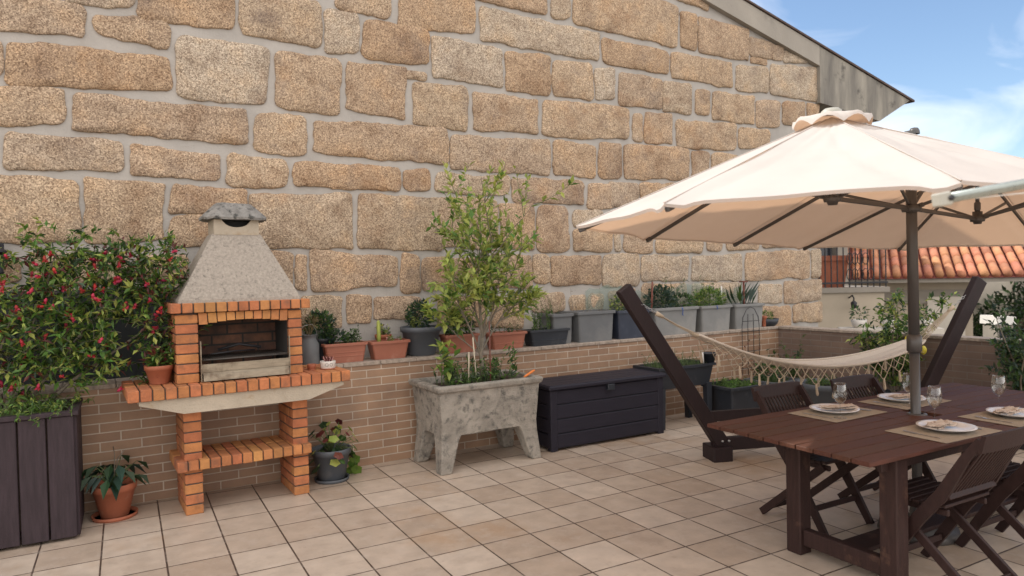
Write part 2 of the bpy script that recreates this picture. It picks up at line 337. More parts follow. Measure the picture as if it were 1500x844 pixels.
    def leaf(s, p, d, n, L_, w, mt, curl=.15):
        side = d.cross(n)
        if side.length < 1e-5: side = d.orthogonal()
        side.normalize(); n = side.cross(d)
        a = p; b = p + d * L_ * .45 + side * w * .5 + n * L_ * .05; c_ = p + d * L_ - n * L_ * curl; e = p + d * L_ * .45 - side * w * .5 + n * L_ * .05
        s.add([a, b, c_, e], [(0, 1, 2), (0, 2, 3)], mt, False)
    def build(s, name, parent=None, recalc=False):
        me = bpy.data.meshes.new(name); me.from_pydata(s.v, [], s.f)
        for q in s.mats: me.materials.append(MATS[q])
        me.polygons.foreach_set('material_index', s.mi); me.polygons.foreach_set('use_smooth', s.sm)
        if recalc:
            bm = bmesh.new(); bm.from_mesh(me); bmesh.ops.recalc_face_normals(bm, faces=bm.faces); bm.to_mesh(me); bm.free()
        me.update(); o = bpy.data.objects.new(name, me); C.objects.link(o)
        if parent is not None: o.parent = parent
        return o

def tag(o, label=None, cat=None, group=None, kind=None):
    if label: o['label'] = label
    if cat: o['category'] = cat
    if group: o['group'] = group
    if kind: o['kind'] = kind
    return o
def thing(name, label, cat, loc=(0, 0, 0), rz=0, group=None):
    o = bpy.data.objects.new(name, None); o.empty_display_size = .1; C.objects.link(o)
    o.location = loc; o.rotation_euler = (0, 0, rz); return tag(o, label, cat, group)
def copy_tree(o, parent=None):
    kids = [k for k in C.objects if k.parent == o]
    c = o.copy(); C.objects.link(c); c.parent = parent
    for k in kids: copy_tree(k, c)
    return c
WA = math.atan(.03)
def WP(u, d=0, z=0):   # a point in the wall's own frame (u runs along the parapet, d stands out from it)
    return Vector((u, 5.73 + .03 * u - d, z))
def rv(s=1): return Vector((rng.uniform(-1, 1), rng.uniform(-1, 1), rng.uniform(-1, 1))) * s
def rdir():
    while True:
        v = rv()
        if .05 < v.length < 1: return v.normalized()

def clump(m, c, rad, n, size, mats, up=.3, asp=.42, shell=.45, jit=.4, out=1.0):
    """leaves spread through an ellipsoid, pointing mostly outwards"""
    c = Vector(c); rad = Vector(rad)
    for _ in range(n):
        d = rdir(); t = rng.uniform(shell, 1) ** .8
        p = c + Vector((d.x * rad.x, d.y * rad.y, d.z * rad.z)) * t
        q = (d * out + rdir() * .8 + Vector((0, 0, up))).normalized()
        l = size * rng.uniform(1 - jit, 1 + jit)
        m.leaf(p, q, (rdir() + Vector((0, 0, 1))).normalized(), l, l * asp, rng.choice(mats))
def twig(m, p, d, n, ln, leafsize, mats, stem='stem_green', r=.003, asp=.42, droop=.1, spread=.9):
    """a stem with leaves along it; returns the tip"""
    p = Vector(p); d = Vector(d).normalized(); pts = [p.copy()]
    for i in range(5):
        p = p + d * ln / 5; d = (d + rv(.18) + Vector((0, 0, -droop * .3))).normalized(); pts.append(p.copy())
    m.tube(pts, [r, r * .9, r * .75, r * .6, r * .45, r * .3], stem, 4, cap=False)
    for i in range(n):
        t = rng.uniform(.12, 1) * 5; k = min(int(t), 4); q = pts[k].lerp(pts[k + 1], t - k); dd = (pts[k + 1] - pts[k]).normalized()
        s_ = (dd * .5 + rdir() * spread).normalized(); l = leafsize * rng.uniform(.6, 1.25)
        m.leaf(q, s_, (rdir() * .6 + Vector((0, 0, 1))).normalized(), l, l * asp, rng.choice(mats))
    return pts[-1]

STONES=[(8.16,3.82,8.40,3.83,8.39,3.57,8.16,3.55),
(7.64,3.79,8.11,3.83,8.10,3.51,7.64,3.50),
(7.14,3.76,7.59,3.80,7.58,3.45,7.14,3.42),
(6.36,3.77,7.10,3.80,7.09,3.45,6.35,3.44),
(6.06,3.77,6.29,3.79,6.29,3.48,6.05,3.47),
(6.77,4.16,7.37,4.20,7.37,3.87,6.76,3.84),
(7.42,4.26,8.40,4.32,8.39,3.87,7.41,3.86),
(7.04,4.29,7.36,4.30,7.35,4.22,7.04,4.22),
(5.71,4.85,6.30,4.86,6.30,4.75,5.71,4.79),
(7.70,4.48,8.16,4.40,8.16,4.37,7.69,4.32),
(7.04,4.55,7.68,4.51,7.68,4.33,7.04,4.31),
(6.14,4.66,7.00,4.64,6.99,4.23,6.13,4.23),
(5.84,4.67,6.10,4.67,6.09,4.24,5.83,4.24),
(5.68,4.16,6.70,4.17,6.69,3.87,5.68,3.86),
(5.55,3.80,6.00,3.82,5.99,3.46,5.54,3.45),
(4.89,3.84,5.52,3.81,5.51,3.49,4.88,3.47),
(3.86,3.41,5.02,3.44,5.01,3.10,3.85,3.03),
(3.04,3.40,3.80,3.39,3.79,3.04,3.03,3.03),
(2.41,3.40,2.98,3.43,2.97,3.01,2.40,3.03),
(2.35,3.52,2.55,3.52,2.55,3.45,2.35,3.44),
(4.67,4.18,5.63,4.14,5.63,3.88,4.66,3.91),
(4.56,3.83,4.83,3.86,4.82,3.50,4.55,3.49),
(4.00,3.84,4.51,3.86,4.51,3.48,3.99,3.47),
(3.42,3.84,3.96,3.87,3.95,3.46,3.41,3.46),
(2.62,3.88,3.39,3.86,3.38,3.48,2.61,3.49),
(3.15,4.25,4.62,4.21,4.61,3.91,3.14,3.92),
(4.29,4.70,5.80,4.74,5.79,4.23,4.28,4.27),
(3.99,4.53,4.23,4.51,4.23,4.30,3.98,4.28),
(3.09,4.42,3.93,4.48,3.93,4.29,3.09,4.30),
(2.29,4.27,3.08,4.34,3.07,3.97,2.28,3.90),
(5.96,1.44,6.77,1.43,6.76,1.18,5.95,1.21),
(5.16,1.46,5.87,1.45,5.87,1.19,5.16,1.22),
(7.82,1.11,8.41,1.12,8.41,0.85,7.81,0.87),
(7.19,1.10,7.76,1.09,7.75,0.79,7.19,0.82),
(7.15,1.39,7.59,1.38,7.59,1.15,7.14,1.15),
(7.65,1.42,8.39,1.43,8.39,1.16,7.64,1.14),
(8.20,1.84,8.41,1.84,8.40,1.46,8.20,1.45),
(6.91,1.80,8.16,1.84,8.15,1.47,6.90,1.46),
(5.96,1.77,6.83,1.79,6.82,1.47,5.95,1.47),
(5.17,1.79,5.90,1.78,5.89,1.49,5.16,1.48),
(7.88,1.99,8.40,1.98,8.40,1.89,7.88,1.89),
(7.21,1.99,7.83,1.98,7.82,1.89,7.21,1.87),
(6.54,1.97,7.16,1.95,7.16,1.85,6.54,1.83),
(6.22,1.98,6.48,1.99,6.47,1.83,6.22,1.83),
(5.39,1.98,6.15,1.98,6.15,1.81,5.39,1.82),
(4.92,2.04,5.33,2.01,5.33,1.81,4.92,1.83),
(7.43,2.74,8.39,2.76,8.38,2.43,7.42,2.40),
(6.90,3.07,7.38,3.08,7.38,2.79,6.89,2.77),
(7.44,3.10,8.40,3.14,8.39,2.83,7.43,2.80),
(6.58,2.70,7.38,2.73,7.37,2.40,6.58,2.37),
(5.88,2.63,6.51,2.64,6.51,2.37,5.87,2.35),
(5.17,2.60,5.81,2.62,5.81,2.36,5.17,2.36),
(4.72,2.59,5.14,2.59,5.13,2.33,4.72,2.32),
(6.32,3.03,6.80,3.03,6.79,2.77,6.31,2.74),
(5.98,3.02,6.28,3.02,6.27,2.69,5.98,2.69),
(4.95,3.03,5.94,3.06,5.93,2.68,4.94,2.64),
(6.80,3.38,7.39,3.40,7.39,3.17,6.79,3.12),
(5.74,3.38,6.75,3.41,6.75,3.09,5.73,3.05),
(5.26,3.42,5.67,3.44,5.66,3.09,5.25,3.07),
(5.08,3.40,5.21,3.41,5.20,3.08,5.07,3.07),
(3.19,1.39,3.58,1.37,3.57,1.06,3.19,1.07),
(2.62,1.40,3.15,1.38,3.14,1.09,2.62,1.12),
(4.68,1.37,5.07,1.39,5.06,1.18,4.68,1.19),
(4.42,1.38,4.62,1.38,4.61,1.19,4.41,1.18),
(4.14,1.35,4.37,1.36,4.36,1.19,4.14,1.18),
(3.67,1.41,4.09,1.39,4.09,1.20,3.66,1.22),
(4.62,1.79,5.13,1.80,5.13,1.45,4.61,1.44),
(3.93,1.79,4.58,1.78,4.57,1.47,3.93,1.48),
(3.71,1.80,3.90,1.79,3.90,1.50,3.70,1.51),
(3.23,1.80,3.68,1.79,3.67,1.46,3.22,1.47),
(2.47,1.76,3.19,1.76,3.18,1.45,2.46,1.46),
(4.80,2.05,4.87,2.05,4.87,1.83,4.79,1.83),
(4.23,2.28,4.64,2.28,4.63,2.10,4.22,2.10),
(4.23,2.07,4.75,2.06,4.75,1.82,4.23,1.83),
(3.76,2.30,4.16,2.30,4.15,1.82,3.75,1.83),
(3.33,2.32,3.72,2.32,3.71,1.85,3.32,1.87),
(2.62,2.34,3.29,2.36,3.28,1.86,2.61,1.87),
(4.43,2.58,4.78,2.58,4.78,2.31,4.42,2.30),
(3.46,2.58,4.36,2.58,4.36,2.33,3.46,2.34),
(2.61,2.59,3.44,2.58,3.43,2.40,2.60,2.39),
(4.59,3.03,4.90,3.04,4.89,2.65,4.58,2.63),
(3.99,2.99,4.54,2.98,4.53,2.64,3.99,2.64),
(2.79,2.96,3.93,2.99,3.92,2.64,2.78,2.62),
(1.86,2.35,2.69,2.35,2.68,1.85,1.85,1.87),
(2.00,1.41,2.44,1.40,2.43,1.22,1.99,1.21),
(1.73,1.45,1.95,1.44,1.94,1.20,1.72,1.21),
(1.33,1.46,1.69,1.44,1.68,1.15,1.33,1.17),
(2.26,1.82,2.44,1.80,2.43,1.46,2.25,1.45),
(1.42,1.84,2.21,1.79,2.20,1.53,1.41,1.49),
(1.29,1.83,1.38,1.82,1.37,1.50,1.28,1.51),
(1.05,1.84,1.26,1.81,1.25,1.49,1.04,1.51),
(1.71,4.19,2.21,4.23,2.20,3.97,1.70,3.97),
(0.94,2.32,1.80,2.35,1.79,1.86,0.93,1.87),
(0.33,2.11,0.60,2.12,0.59,1.89,0.32,1.89),
(0.34,2.37,0.90,2.34,0.90,2.15,0.33,2.15),
(-0.23,2.38,0.29,2.38,0.28,1.92,-0.24,1.91),
(-0.96,2.39,-0.27,2.36,-0.28,1.91,-0.97,1.91),
(2.31,2.60,2.55,2.61,2.55,2.42,2.31,2.41),
(1.30,2.61,2.26,2.61,2.25,2.40,1.30,2.40),
(0.76,2.63,1.24,2.62,1.23,2.37,0.75,2.37),
(0.07,2.66,0.71,2.62,0.70,2.42,0.07,2.43),
(-0.71,2.68,0.02,2.67,0.02,2.45,-0.72,2.43),
(1.48,2.97,2.76,3.01,2.76,2.67,1.47,2.69),
(1.00,3.00,1.42,2.99,1.41,2.66,0.99,2.67),
(1.78,3.51,2.34,3.52,2.32,3.06,1.77,3.09),
(1.17,3.53,1.72,3.54,1.71,3.04,1.16,3.06),
(-0.28,3.02,0.94,3.00,0.93,2.72,-0.29,2.73),
(-0.94,2.99,-0.34,3.02,-0.35,2.77,-0.95,2.71),
(-1.00,3.32,-0.70,3.33,-0.71,3.07,-1.01,3.04),
(-0.67,3.34,0.35,3.35,0.35,3.10,-0.68,3.04),
(0.42,3.54,1.12,3.54,1.10,3.05,0.41,3.06),
(1.94,3.91,2.60,3.93,2.59,3.59,1.94,3.58),
(1.60,3.94,1.90,3.96,1.89,3.60,1.59,3.58),
(0.91,4.01,1.56,4.01,1.55,3.60,0.90,3.63),
(0.18,3.92,0.86,4.00,0.85,3.66,0.17,3.64),
(-0.13,3.62,0.38,3.63,0.37,3.42,-0.14,3.47),
(-0.31,3.83,0.13,3.86,0.12,3.69,-0.32,3.67),
(-0.78,3.62,-0.18,3.66,-0.19,3.43,-0.78,3.39)]

# ================================================================ setting
m = MB(); m.box(-160, 200, -160, 200, -3.6, -3.3, 'ground_mat'); tag(m.build('ground'), kind='structure')
m = MB(); m.prism([(-7, -6), (7.75, -6), (7.08, 5.94), (-7, 5.53)], -.25, 0, 'floor_tiles', 'z'); tag(m.build('terrace_floor', recalc=True), kind='structure')

# ---------------------------------------------------------------- brick parapet along the house and the one on the right
def side_pt(s, d=0): # along the right-hand parapet from the corner towards the camera
    a = Vector((7.075, 5.942, 0)); e = Vector((.063, -.998, 0)); return a + e * s + Vector((.998, .063, 0)) * (-d)
t = thing('brick_parapet', 'long low brick wall in light brown clinker under the granite wall', 'low wall', WP(0), WA)
m = MB(); m.box(-7, 7.08, 0, .34, 0, .852, 'clinker'); m.build('brickwork', t)
m = MB(); x = -7
while x < 7.05:
    w = .33; m.cbox(x + .002, min(x + w, 7.07) - .002, -.014, .335, .853, .885, 'coping', .004); x += w
m.build('coping', t)
sa = math.atan2(-.998, .063)
t = thing('side_parapet', 'shaded grey brown brick wall along the right edge of the terrace', 'low wall', (7.075, 5.942, 0), math.atan2(.063, .998))
m = MB(); m.box(0, .16, -12, 0, 0, .852, 'clinker_side_shaded'); m.build('brickwork', t)
m = MB(); y = 0
while y > -12: m.cbox(-.014, .174, y - .498, y - .002, .853, .885, 'coping', .004); y -= .5
m.build('coping', t)

# ---------------------------------------------------------------- granite house
BACK = .35
H = thing('stone_house', 'tall gable wall of rough tan granite blocks with wide pale mortar joints', 'house', WP(0, -BACK), WA)
RIDGE = (2.6, 5.70)
def roof_z(u): return (4.84 - .2315 * (u - 6.17)) if u > RIDGE[0] else (4.84 - .2315 * (RIDGE[0] - 6.17)) - .2315 * (RIDGE[0] - u)
RZ = roof_z(RIDGE[0])
m = MB(); m.prism([(-7, -3.3), (8.34, -3.3), (8.34, roof_z(8.34)), (RIDGE[0], RZ), (-7, roof_z(-7))], 0, 8, 'mortar'); m.build('wall', H, True)
def stone(m, q, rs):
    p = [Vector((q[i], q[i + 1])) for i in (0, 2, 4, 6)]  # TL TR BR BL
    for v_, e_ in zip(p, ((-1, 1), (1, 1), (1, -1), (-1, -1))): v_ += Vector(e_) * .0065
    W_ = (p[1] - p[0]).length; H_ = (p[0] - p[3]).length
    cr_ = min(.025 + rs.random() * .04, .34 * min(W_, H_)); ph = rs.random() * 50
    outl = []
    def P(a, b):  # a,b in metres in the stone's rectangle
        u = a / W_; v = b / H_
        return (p[3].lerp(p[2], u)).lerp(p[0].lerp(p[1], u), v)
    cs = [(cr_, cr_, 180), (W_ - cr_, cr_, 270), (W_ - cr_, H_ - cr_, 0), (cr_, H_ - cr_, 90)]
    pts = []
    for i, (cx, cy, a0) in enumerate(cs):
        k = rs.uniform(.5, 1.25)
        for j in range(4):
            a = R(a0 + 90 * j / 3); r_ = cr_
            pts.append((cx + r_ * math.cos(a) + (cr_ * (1 - k)) * (math.cos(a)) * .25, cy + r_ * math.sin(a) + cr_ * (1 - k) * math.sin(a) * .25))
        nx = cs[(i + 1) % 4]; L0 = pts[-1]; a1 = R(nx[2]); L1 = (nx[0] + cr_ * math.cos(a1), nx[1] + cr_ * math.sin(a1))
        d = math.hypot(L1[0] - L0[0], L1[1] - L0[1]); kk = max(1, int(d / .032))
        for j in range(1, kk): pts.append((L0[0] + (L1[0] - L0[0]) * j / kk, L0[1] + (L1[1] - L0[1]) * j / kk))
    for a, b in pts:
        n1 = noise.noise(Vector((a * 3.1, b * 3.1, ph))) * .026 + noise.noise(Vector((a * 13, b * 13, ph + 9))) * .013 + noise.noise(Vector((a * 31, b * 31, ph + 9))) * .004
        n2 = noise.noise(Vector((a * 3.1, b * 3.1, ph + 20))) * .026 + noise.noise(Vector((a * 13, b * 13, ph + 29))) * .013 + noise.noise(Vector((a * 31, b * 31, ph + 29))) * .004
        outl.append(P(a + n1, b + n2))
    cc = sum(outl, Vector((0, 0))) / len(outl); n = len(outl); vs = []; mm = min(W_, H_)
    bulge = rs.uniform(.004, .014)
    for inset, dep in ((0, .002), (.0, -.011), (.005, -.0165), (.02, -.017 - bulge * .5), (.085, -.017 - bulge)):
        for o in outl:
            r_ = (cc - o); l_ = r_.length; s_ = min(inset * (2.0 if inset > .05 else 1) / max(l_, .01), .8)
            if inset > .05: s_ = .45
            w = o + r_ * s_; dd = dep + (noise.noise(Vector((w.x * 6, w.y * 6, ph))) * .012 if dep < -.0168 else 0); vs.append((w.x, dd, w.y))
    vs.append((cc.x, -.017 - bulge * 1.1, cc.y)); fs = []
    for i in range(4):
        for k in range(n): fs.append((i * n + k, i * n + (k + 1) % n, (i + 1) * n + (k + 1) % n, (i + 1) * n + k))
    for k in range(n): fs.append((4 * n + k, 4 * n + (k + 1) % n, 5 * n))
    m.add(vs, fs, 'granite', True)
rs = random.Random(3); m = MB(); boxes = []
for q in STONES:
    stone(m, q, rs); boxes.append((min(q[::2]), max(q[::2]), min(q[1::2]), max(q[1::2])))
def free(b):
    for g_ in boxes:
        if min(b[1], g_[1]) - max(b[0], g_[0]) > -.035 and min(b[3], g_[3]) - max(b[2], g_[2]) > -.03: return False
    return True
z = .92
while z < RZ:
    h = rs.choice((.2, .26, .32, .38)); u = -6.9 + rs.random() * .3
    while u < 8.2:
        w = rs.choice((.16, .35, .5, .62, .8)); b = (u, min(u + w, 8.30), z, z + h)
        if b[1] - b[0] > .1 and z + h < min(roof_z(b[0]), roof_z(b[1])) - .03 and free(b):
            e = [rs.uniform(-.015, .015) for _ in range(4)]
            stone(m, (b[0], b[3] + e[0], b[1], b[3] + e[1], b[1], b[2] + e[2], b[0], b[2] + e[3]), rs); boxes.append(b); u += w + .06
        else: u += .07
    z += h + .055 if h > .25 else h + .05
m.build('granite_blocks', H)
# verge board, cantilevered eave end, tiles
vt = .27
m = MB(); e = .0
m.prism([(8.345, roof_z(8.345) + .003), (8.345, roof_z(8.345) + vt), (RIDGE[0], RZ + vt), (-7.2, roof_z(-7.2) + vt), (-7.2, roof_z(-7.2)), (RIDGE[0], RZ)], -.07, .25, 'render_grey'); m.build('verge_board', H, True)
m = MB(); m.prism([(8.348, 3.84), (9.72, 3.72), (10.50, 4.10), (8.348, roof_z(8.348) + vt - .004)], -.07, .25, 'eave_concrete')
m.build('eave_end', H, True)
m = MB(); m.prism([(8.348, 3.9), (9.6, 3.8), (10.4, 4.10), (8.348, 4.5)], .25, 7.8, 'render_grey'); m.build('eave', H, True)
m = MB()
for sgn in (1, -1):
    u0 = RIDGE[0]; u1 = 10.62 if sgn > 0 else -7.4
    zz = lambda u: roof_z(u) + vt
    k = int(7.5 / .21)
    for i in range(k):
        y = .42 + i * .21; P0 = (u0, y, zz(u0) + .035); P1 = (u1, y, zz(u1) + .035)
        m.tube([P0, P1], .085, 'roof_tile', 8)
m.prism([(10.60, roof_z(10.60) + vt), (RIDGE[0], RZ + vt + .02), (-7.4, roof_z(-7.4) + vt), (-7.4, roof_z(-7.4) + vt + .03), (RIDGE[0], RZ + vt + .035), (10.60, roof_z(10.60) + vt + .03)], -.09, 8, 'tile_edge')
m.build('roof', H, True)

# ---------------------------------------------------------------- neighbouring houses beyond the side wall
def frame2(a, b):
    a = Vector(a); b = Vector(b); return math.atan2(b.y - a.y, b.x - a.x)
# main roof: eave from P1 (far, left in view) to P2 (near, right)
P1 = Vector((14.4, 9.7)); P2 = Vector((16.96, 6.0)); rz = frame2(P1, P2); LN = (P2 - P1).length
t = thing('neighbour_house', 'neighbouring house with sunlit orange tiled roof and beige walls', 'house', (P1.x, P1.y, 0), rz)
# local x along eave (towards camera-right), local y points away from camera side (left normal of x)
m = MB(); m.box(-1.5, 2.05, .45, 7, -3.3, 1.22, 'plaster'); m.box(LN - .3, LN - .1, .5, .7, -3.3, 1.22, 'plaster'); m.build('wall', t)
m = MB(); m.box(-1.9, LN, -.0, .9, 1.22, 1.30, 'plaster_shadowed'); m.box(-1.5, 2.04, .40, .447, .75, 1.05, 'plaster_shadowed'); m.build('eave_board_and_shade', t)  # lower strip is the shade under the eave, painted as darker plaster
m = MB(); rs = random.Random(5)
nT = int((LN + 1.9) / .2)
for i in range(nT):
    x = -1.9 + i * .2 + .1; top = 3.6
    hip = min(1, max(.12, (LN + .2 - x) / 3.4)); y1 = -.05 + top * hip; z1 = 1.36 + y1 * .42
    nseg = max(1, int(y1 / .42))
    for j in range(nseg):
        a = j / nseg; b = (j + 1.08) / nseg
        m.tube([(x, -.05 + (y1 + .05) * a, 1.36 + (z1 - 1.36) * a + .02), (x, -.05 + (y1 + .05) * b, 1.36 + (z1 - 1.36) * b)], .082, 'roof_tile', 8)
m.build('roof', t)
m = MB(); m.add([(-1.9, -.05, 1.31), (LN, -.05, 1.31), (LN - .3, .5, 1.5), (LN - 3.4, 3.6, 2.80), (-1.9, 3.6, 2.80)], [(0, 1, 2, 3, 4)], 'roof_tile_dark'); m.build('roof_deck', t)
m = MB(); m.box(.2, 2.0, 1.9, 3.0, 1.4, 2.55, 'plaster_pale'); m.build('dormer_wall', t)
m = MB(); m.box(1.2, 1.9, .37, .398, -.6, .9, 'plaster_pale'); m.build('wall_panel', t)

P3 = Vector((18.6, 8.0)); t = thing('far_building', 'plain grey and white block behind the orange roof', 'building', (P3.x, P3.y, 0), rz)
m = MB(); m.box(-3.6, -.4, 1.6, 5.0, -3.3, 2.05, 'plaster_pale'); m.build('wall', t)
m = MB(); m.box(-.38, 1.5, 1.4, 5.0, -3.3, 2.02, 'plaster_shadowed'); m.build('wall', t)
t = thing('shed_roof_house', 'small house with dark red roof sloping down to the right', 'house', (18.9, 6.6, 0), rz)
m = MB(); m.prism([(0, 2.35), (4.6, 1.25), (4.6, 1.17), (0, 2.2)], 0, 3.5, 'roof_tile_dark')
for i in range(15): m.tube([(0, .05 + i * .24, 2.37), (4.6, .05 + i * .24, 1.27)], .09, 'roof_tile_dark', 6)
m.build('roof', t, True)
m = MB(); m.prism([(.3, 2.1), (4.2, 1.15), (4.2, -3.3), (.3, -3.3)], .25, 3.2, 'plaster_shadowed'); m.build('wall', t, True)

# balcony house right behind the corner of the granite wall
q0 = Vector((11.37, 9.05)); q1 = Vector((12.72, 8.25)); rz2 = frame2(q0, q1)
t = thing('balcony_house', 'cream house with shaded balcony behind black railings beside granite corner', 'house', (q0.x, q0.y, 0), rz2)
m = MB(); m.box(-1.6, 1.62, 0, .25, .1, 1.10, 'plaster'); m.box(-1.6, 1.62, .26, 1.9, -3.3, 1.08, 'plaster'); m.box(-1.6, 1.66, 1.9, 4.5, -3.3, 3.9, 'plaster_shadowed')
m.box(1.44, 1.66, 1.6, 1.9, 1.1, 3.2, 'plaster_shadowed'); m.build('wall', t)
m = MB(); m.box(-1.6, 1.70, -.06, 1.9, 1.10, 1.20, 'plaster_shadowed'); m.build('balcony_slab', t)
m = MB(); m.box(-1.5, 1.42, 1.86, 1.895, 1.22, 3.6, 'glass_or_shade_dark'); m.build('window_or_shade', t)  # window widened into a dark sheet that paints the balcony's shade
m = MB()
for z_ in (1.27, 2.02): m.box(-1.6, 1.68, -.03, .01, z_, z_ + .035, 'iron')
x = -1.58
while x < 1.68: m.box(x, x + .018, -.02, 0, 1.2, 2.04, 'iron'); x += .115
m.build('railing', t)
m = MB()
for k in range(9):
    cx = .95 + .10 * (k % 5); cz = 1.45 + .3 * (k // 5)
    m.tube([(cx + .06 * math.cos(a), -.045, cz + .11 * math.sin(a)) for a in [i * math.pi / 5 for i in range(11)]], .009, 'iron', 4)
m.build('scroll_work', t)
t = thing('balcony_pot', 'large square terracotta pot on the balcony behind the railing', 'plant pot', (q0.x, q0.y, 1.2), rz2)
m = MB(); M_ = Matrix.Translation((.70, .35, 0))
m.loft([[M_ @ Vector((s * a, r_ * a, z_)) for s, r_ in ((-1, -1), (1, -1), (1, 1), (-1, 1))] for a, z_ in ((.22, 0), (.28, .52), (.31, .52), (.31, .62))], 'terracotta'); m.build('pot', t)
t = thing('wall_bracket_lamp', 'small black iron lamp bracket below the balcony slab', 'lamp', (q0.x, q0.y, 1.0), rz2)
m = MB(); m.tube([(.95, 0, .0), (.95, -.14, .05), (.95, -.2, 0), (.95, -.2, -.05)], .014, 'iron', 6); m.lathe([(.02, 0), (.06, -.03), (.05, -.13), (.01, -.15)], 'iron', 8, (.95, -.2, -.05)); m.build('bracket', t)

# lower white wall with planter band in the neighbour's yard, shed, trees
t = thing('yard_wall', 'pale wall with white ledge in the yard beyond the brown side wall', 'wall', (9.2, 6.6, 0), R(-47))
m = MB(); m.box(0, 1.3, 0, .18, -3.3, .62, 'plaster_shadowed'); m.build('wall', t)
m = MB(); m.box(-.02, 1.32, -.05, .22, .62, .70, 'plaster_pale'); m.build('ledge', t)
for i, x in enumerate((.25, .65, 1.1)):
    p = thing('ledge_pot', ['white bowl shaped pot leftmost on the neighbouring white ledge', 'white bowl shaped pot in the middle of the neighbouring white ledge', 'white bowl shaped pot rightmost on the neighbouring white ledge'][i], 'plant pot', Vector((9.2, 6.6, .70)) + Matrix.Rotation(R(-47), 3, 'Z') @ Vector((x, .08, 0)), 0, 'white pots on the neighbouring ledge')
    m = MB(); m.lathe([(.05, 0), (.09, .03), (.11, .12), (.095, .12), (.08, .08), (0, .08)], 'white_ceramic', 14); m.build('pot', p)
    m = MB(); clump(m, (0, 0, .2), (.12, .12, .1), 60, .06, ['leaf_green', 'leaf_dark']); m.build('foliage', p)
t = thing('garden_shed', 'small white shed below the dark trees at the right edge', 'shed', (14.9, 7.15, -3.3), R(-29))
m = MB(); m.box(-.16, .16, 0, .4, 0, 3.70, 'plaster_shadowed'); m.build('wall', t)
m = MB(); m.prism([(-.19, 3.71), (.19, 3.71), (.18, 3.86), (-.18, 3.88)], -.05, .45, 'white_paint'); m.build('roof', t, True)
m = MB(); m.box(-.11, .11, -.02, -.002, 3.3, 3.65, 'glass_or_shade_dark'); m.build('window_or_shade', t)

def far_tree(lab, x, y, base, h, r, seed, n=2600):
    global rng
    keep = rng; rng = random.Random(seed)
    t = thing('garden_tree', lab, 'tree', (x, y, base), 0, 'dark trees beyond the neighbouring houses')
    m = MB(); m.tube([(0, 0, 0), (.05, .02, h * .3), (.0, .06, h * .62)], [r * .12, r * .09, r * .05], 'bark', 8)
    for k in range(6):
        a = k * 1.05; m.tube([(.02, .03, h * (.32 + .05 * k)), (r * .3 * math.cos(a), r * .3 * math.sin(a), h * (.5 + .05 * k)), (r * .6 * math.cos(a), r * .6 * math.sin(a), h * (.62 + .05 * k))], [r * .05, r * .035, r * .015], 'bark', 6)
    m.build('trunk', t); m = MB()
    for k in range(16):
        d = rdir(); d.z = abs(d.z) * 1.1 - .25
        c = Vector((d.x * r * .65, d.y * r * .65, h * .68 + d.z * h * .28)); clump(m, c, (r * .38, r * .38, r * .34), n // 16, .16, ['leaf_far', 'leaf_far', 'leaf_dark', 'leaf_green'])
    m.build('crown', t); rng = keep
far_tree('dark bushy tree at right edge behind the white shed', 18.7, 9.0, -3.3, 4.75, 1.5, 1)
far_tree('dark tree beyond the right edge of the neighbouring roof', 19.4, 7.7, -3.3, 4.6, 1.5, 2)

t = thing('wall_lantern', 'small black lantern on the granite wall at the left edge', 'lamp', WP(-.76, -BACK, 1.78), WA)
m = MB(); m.box(-.03, .03, -.06, -.035, -.02, .12, 'iron'); m.tube([(0, -.05, .09), (0, -.13, .14), (0, -.17, .10)], .009, 'iron', 6); m.build('bracket', t)
m = MB(); m.lathe([(.005, .10), (.06, .06), (.065, .05), (.045, .045), (.035, -.08), (.045, -.085), (.02, -.11)], 'iron', 8, (0, -.17, 0)); m.build('lantern_body', t)

# ================================================================ brick barbecue
B = thing('brick_barbecue', 'orange brick barbecue with grey concrete hood and chimney cap', 'barbecue', (.80, 5.26, 0), .06)
BM = ('bbq_brick',)
def leg(u0, u1):
    m = MB(); z = 0; k = 0
    m.box(u0 + .006, u1 - .006, .006, .404, 0, .717, 'dark_joint')
    while z < .70:
        h = .0635
        ys = [(0, .2), (.21, .41)] if k % 2 else [(0, .10), (.11, .30), (.31, .41)]
        for a, b in ys:
            j = rng.uniform(-.0015, .0015); m.cbox(u0 + j, u1 + j, a, b, z + .001, z + h, 'bbq_brick', .004)
        z += .0715; k += 1
    return m
leg(-.475, -.362).build('leg', B); leg(.26, .37).build('leg', B)
m = MB()
for k in range(13):                                   # lower shelf, bricks on edge
    x = -.525 + k * .0702
    for a, b in ((-.05, .17), (.18, .40)): m.cbox(x, x + .062, a, b, .312 + rng.uniform(-.002, .002), .382, 'bbq_brick_yellow' if rng.random() < .6 else 'bbq_brick', .004)
m.box(-.52, .38, -.04, .39, .32, .374, 'dark_joint'); m.build('lower_shelf', B)
m = MB(); m.prism([(-.745, .826), (.62, .826), (.62, .80), (.36, .718), (-.48, .718), (-.745, .80)], -.095, .44, 'concrete_slab'); m.build('slab', B, True)
m = MB(); x = -.81; k = 0
while x < .665:
    for a, b in ((-.12, .10), (.11, .29), (.30, .455)): m.cbox(x, x + .0655, a, b, .828, .905 + rng.uniform(-.002, .002), 'bbq_brick', .004)
    x += .0742; k += 1
m.box(-.80, .665, -.11, .45, .829, .895, 'dark_joint'); m.build('counter', B)
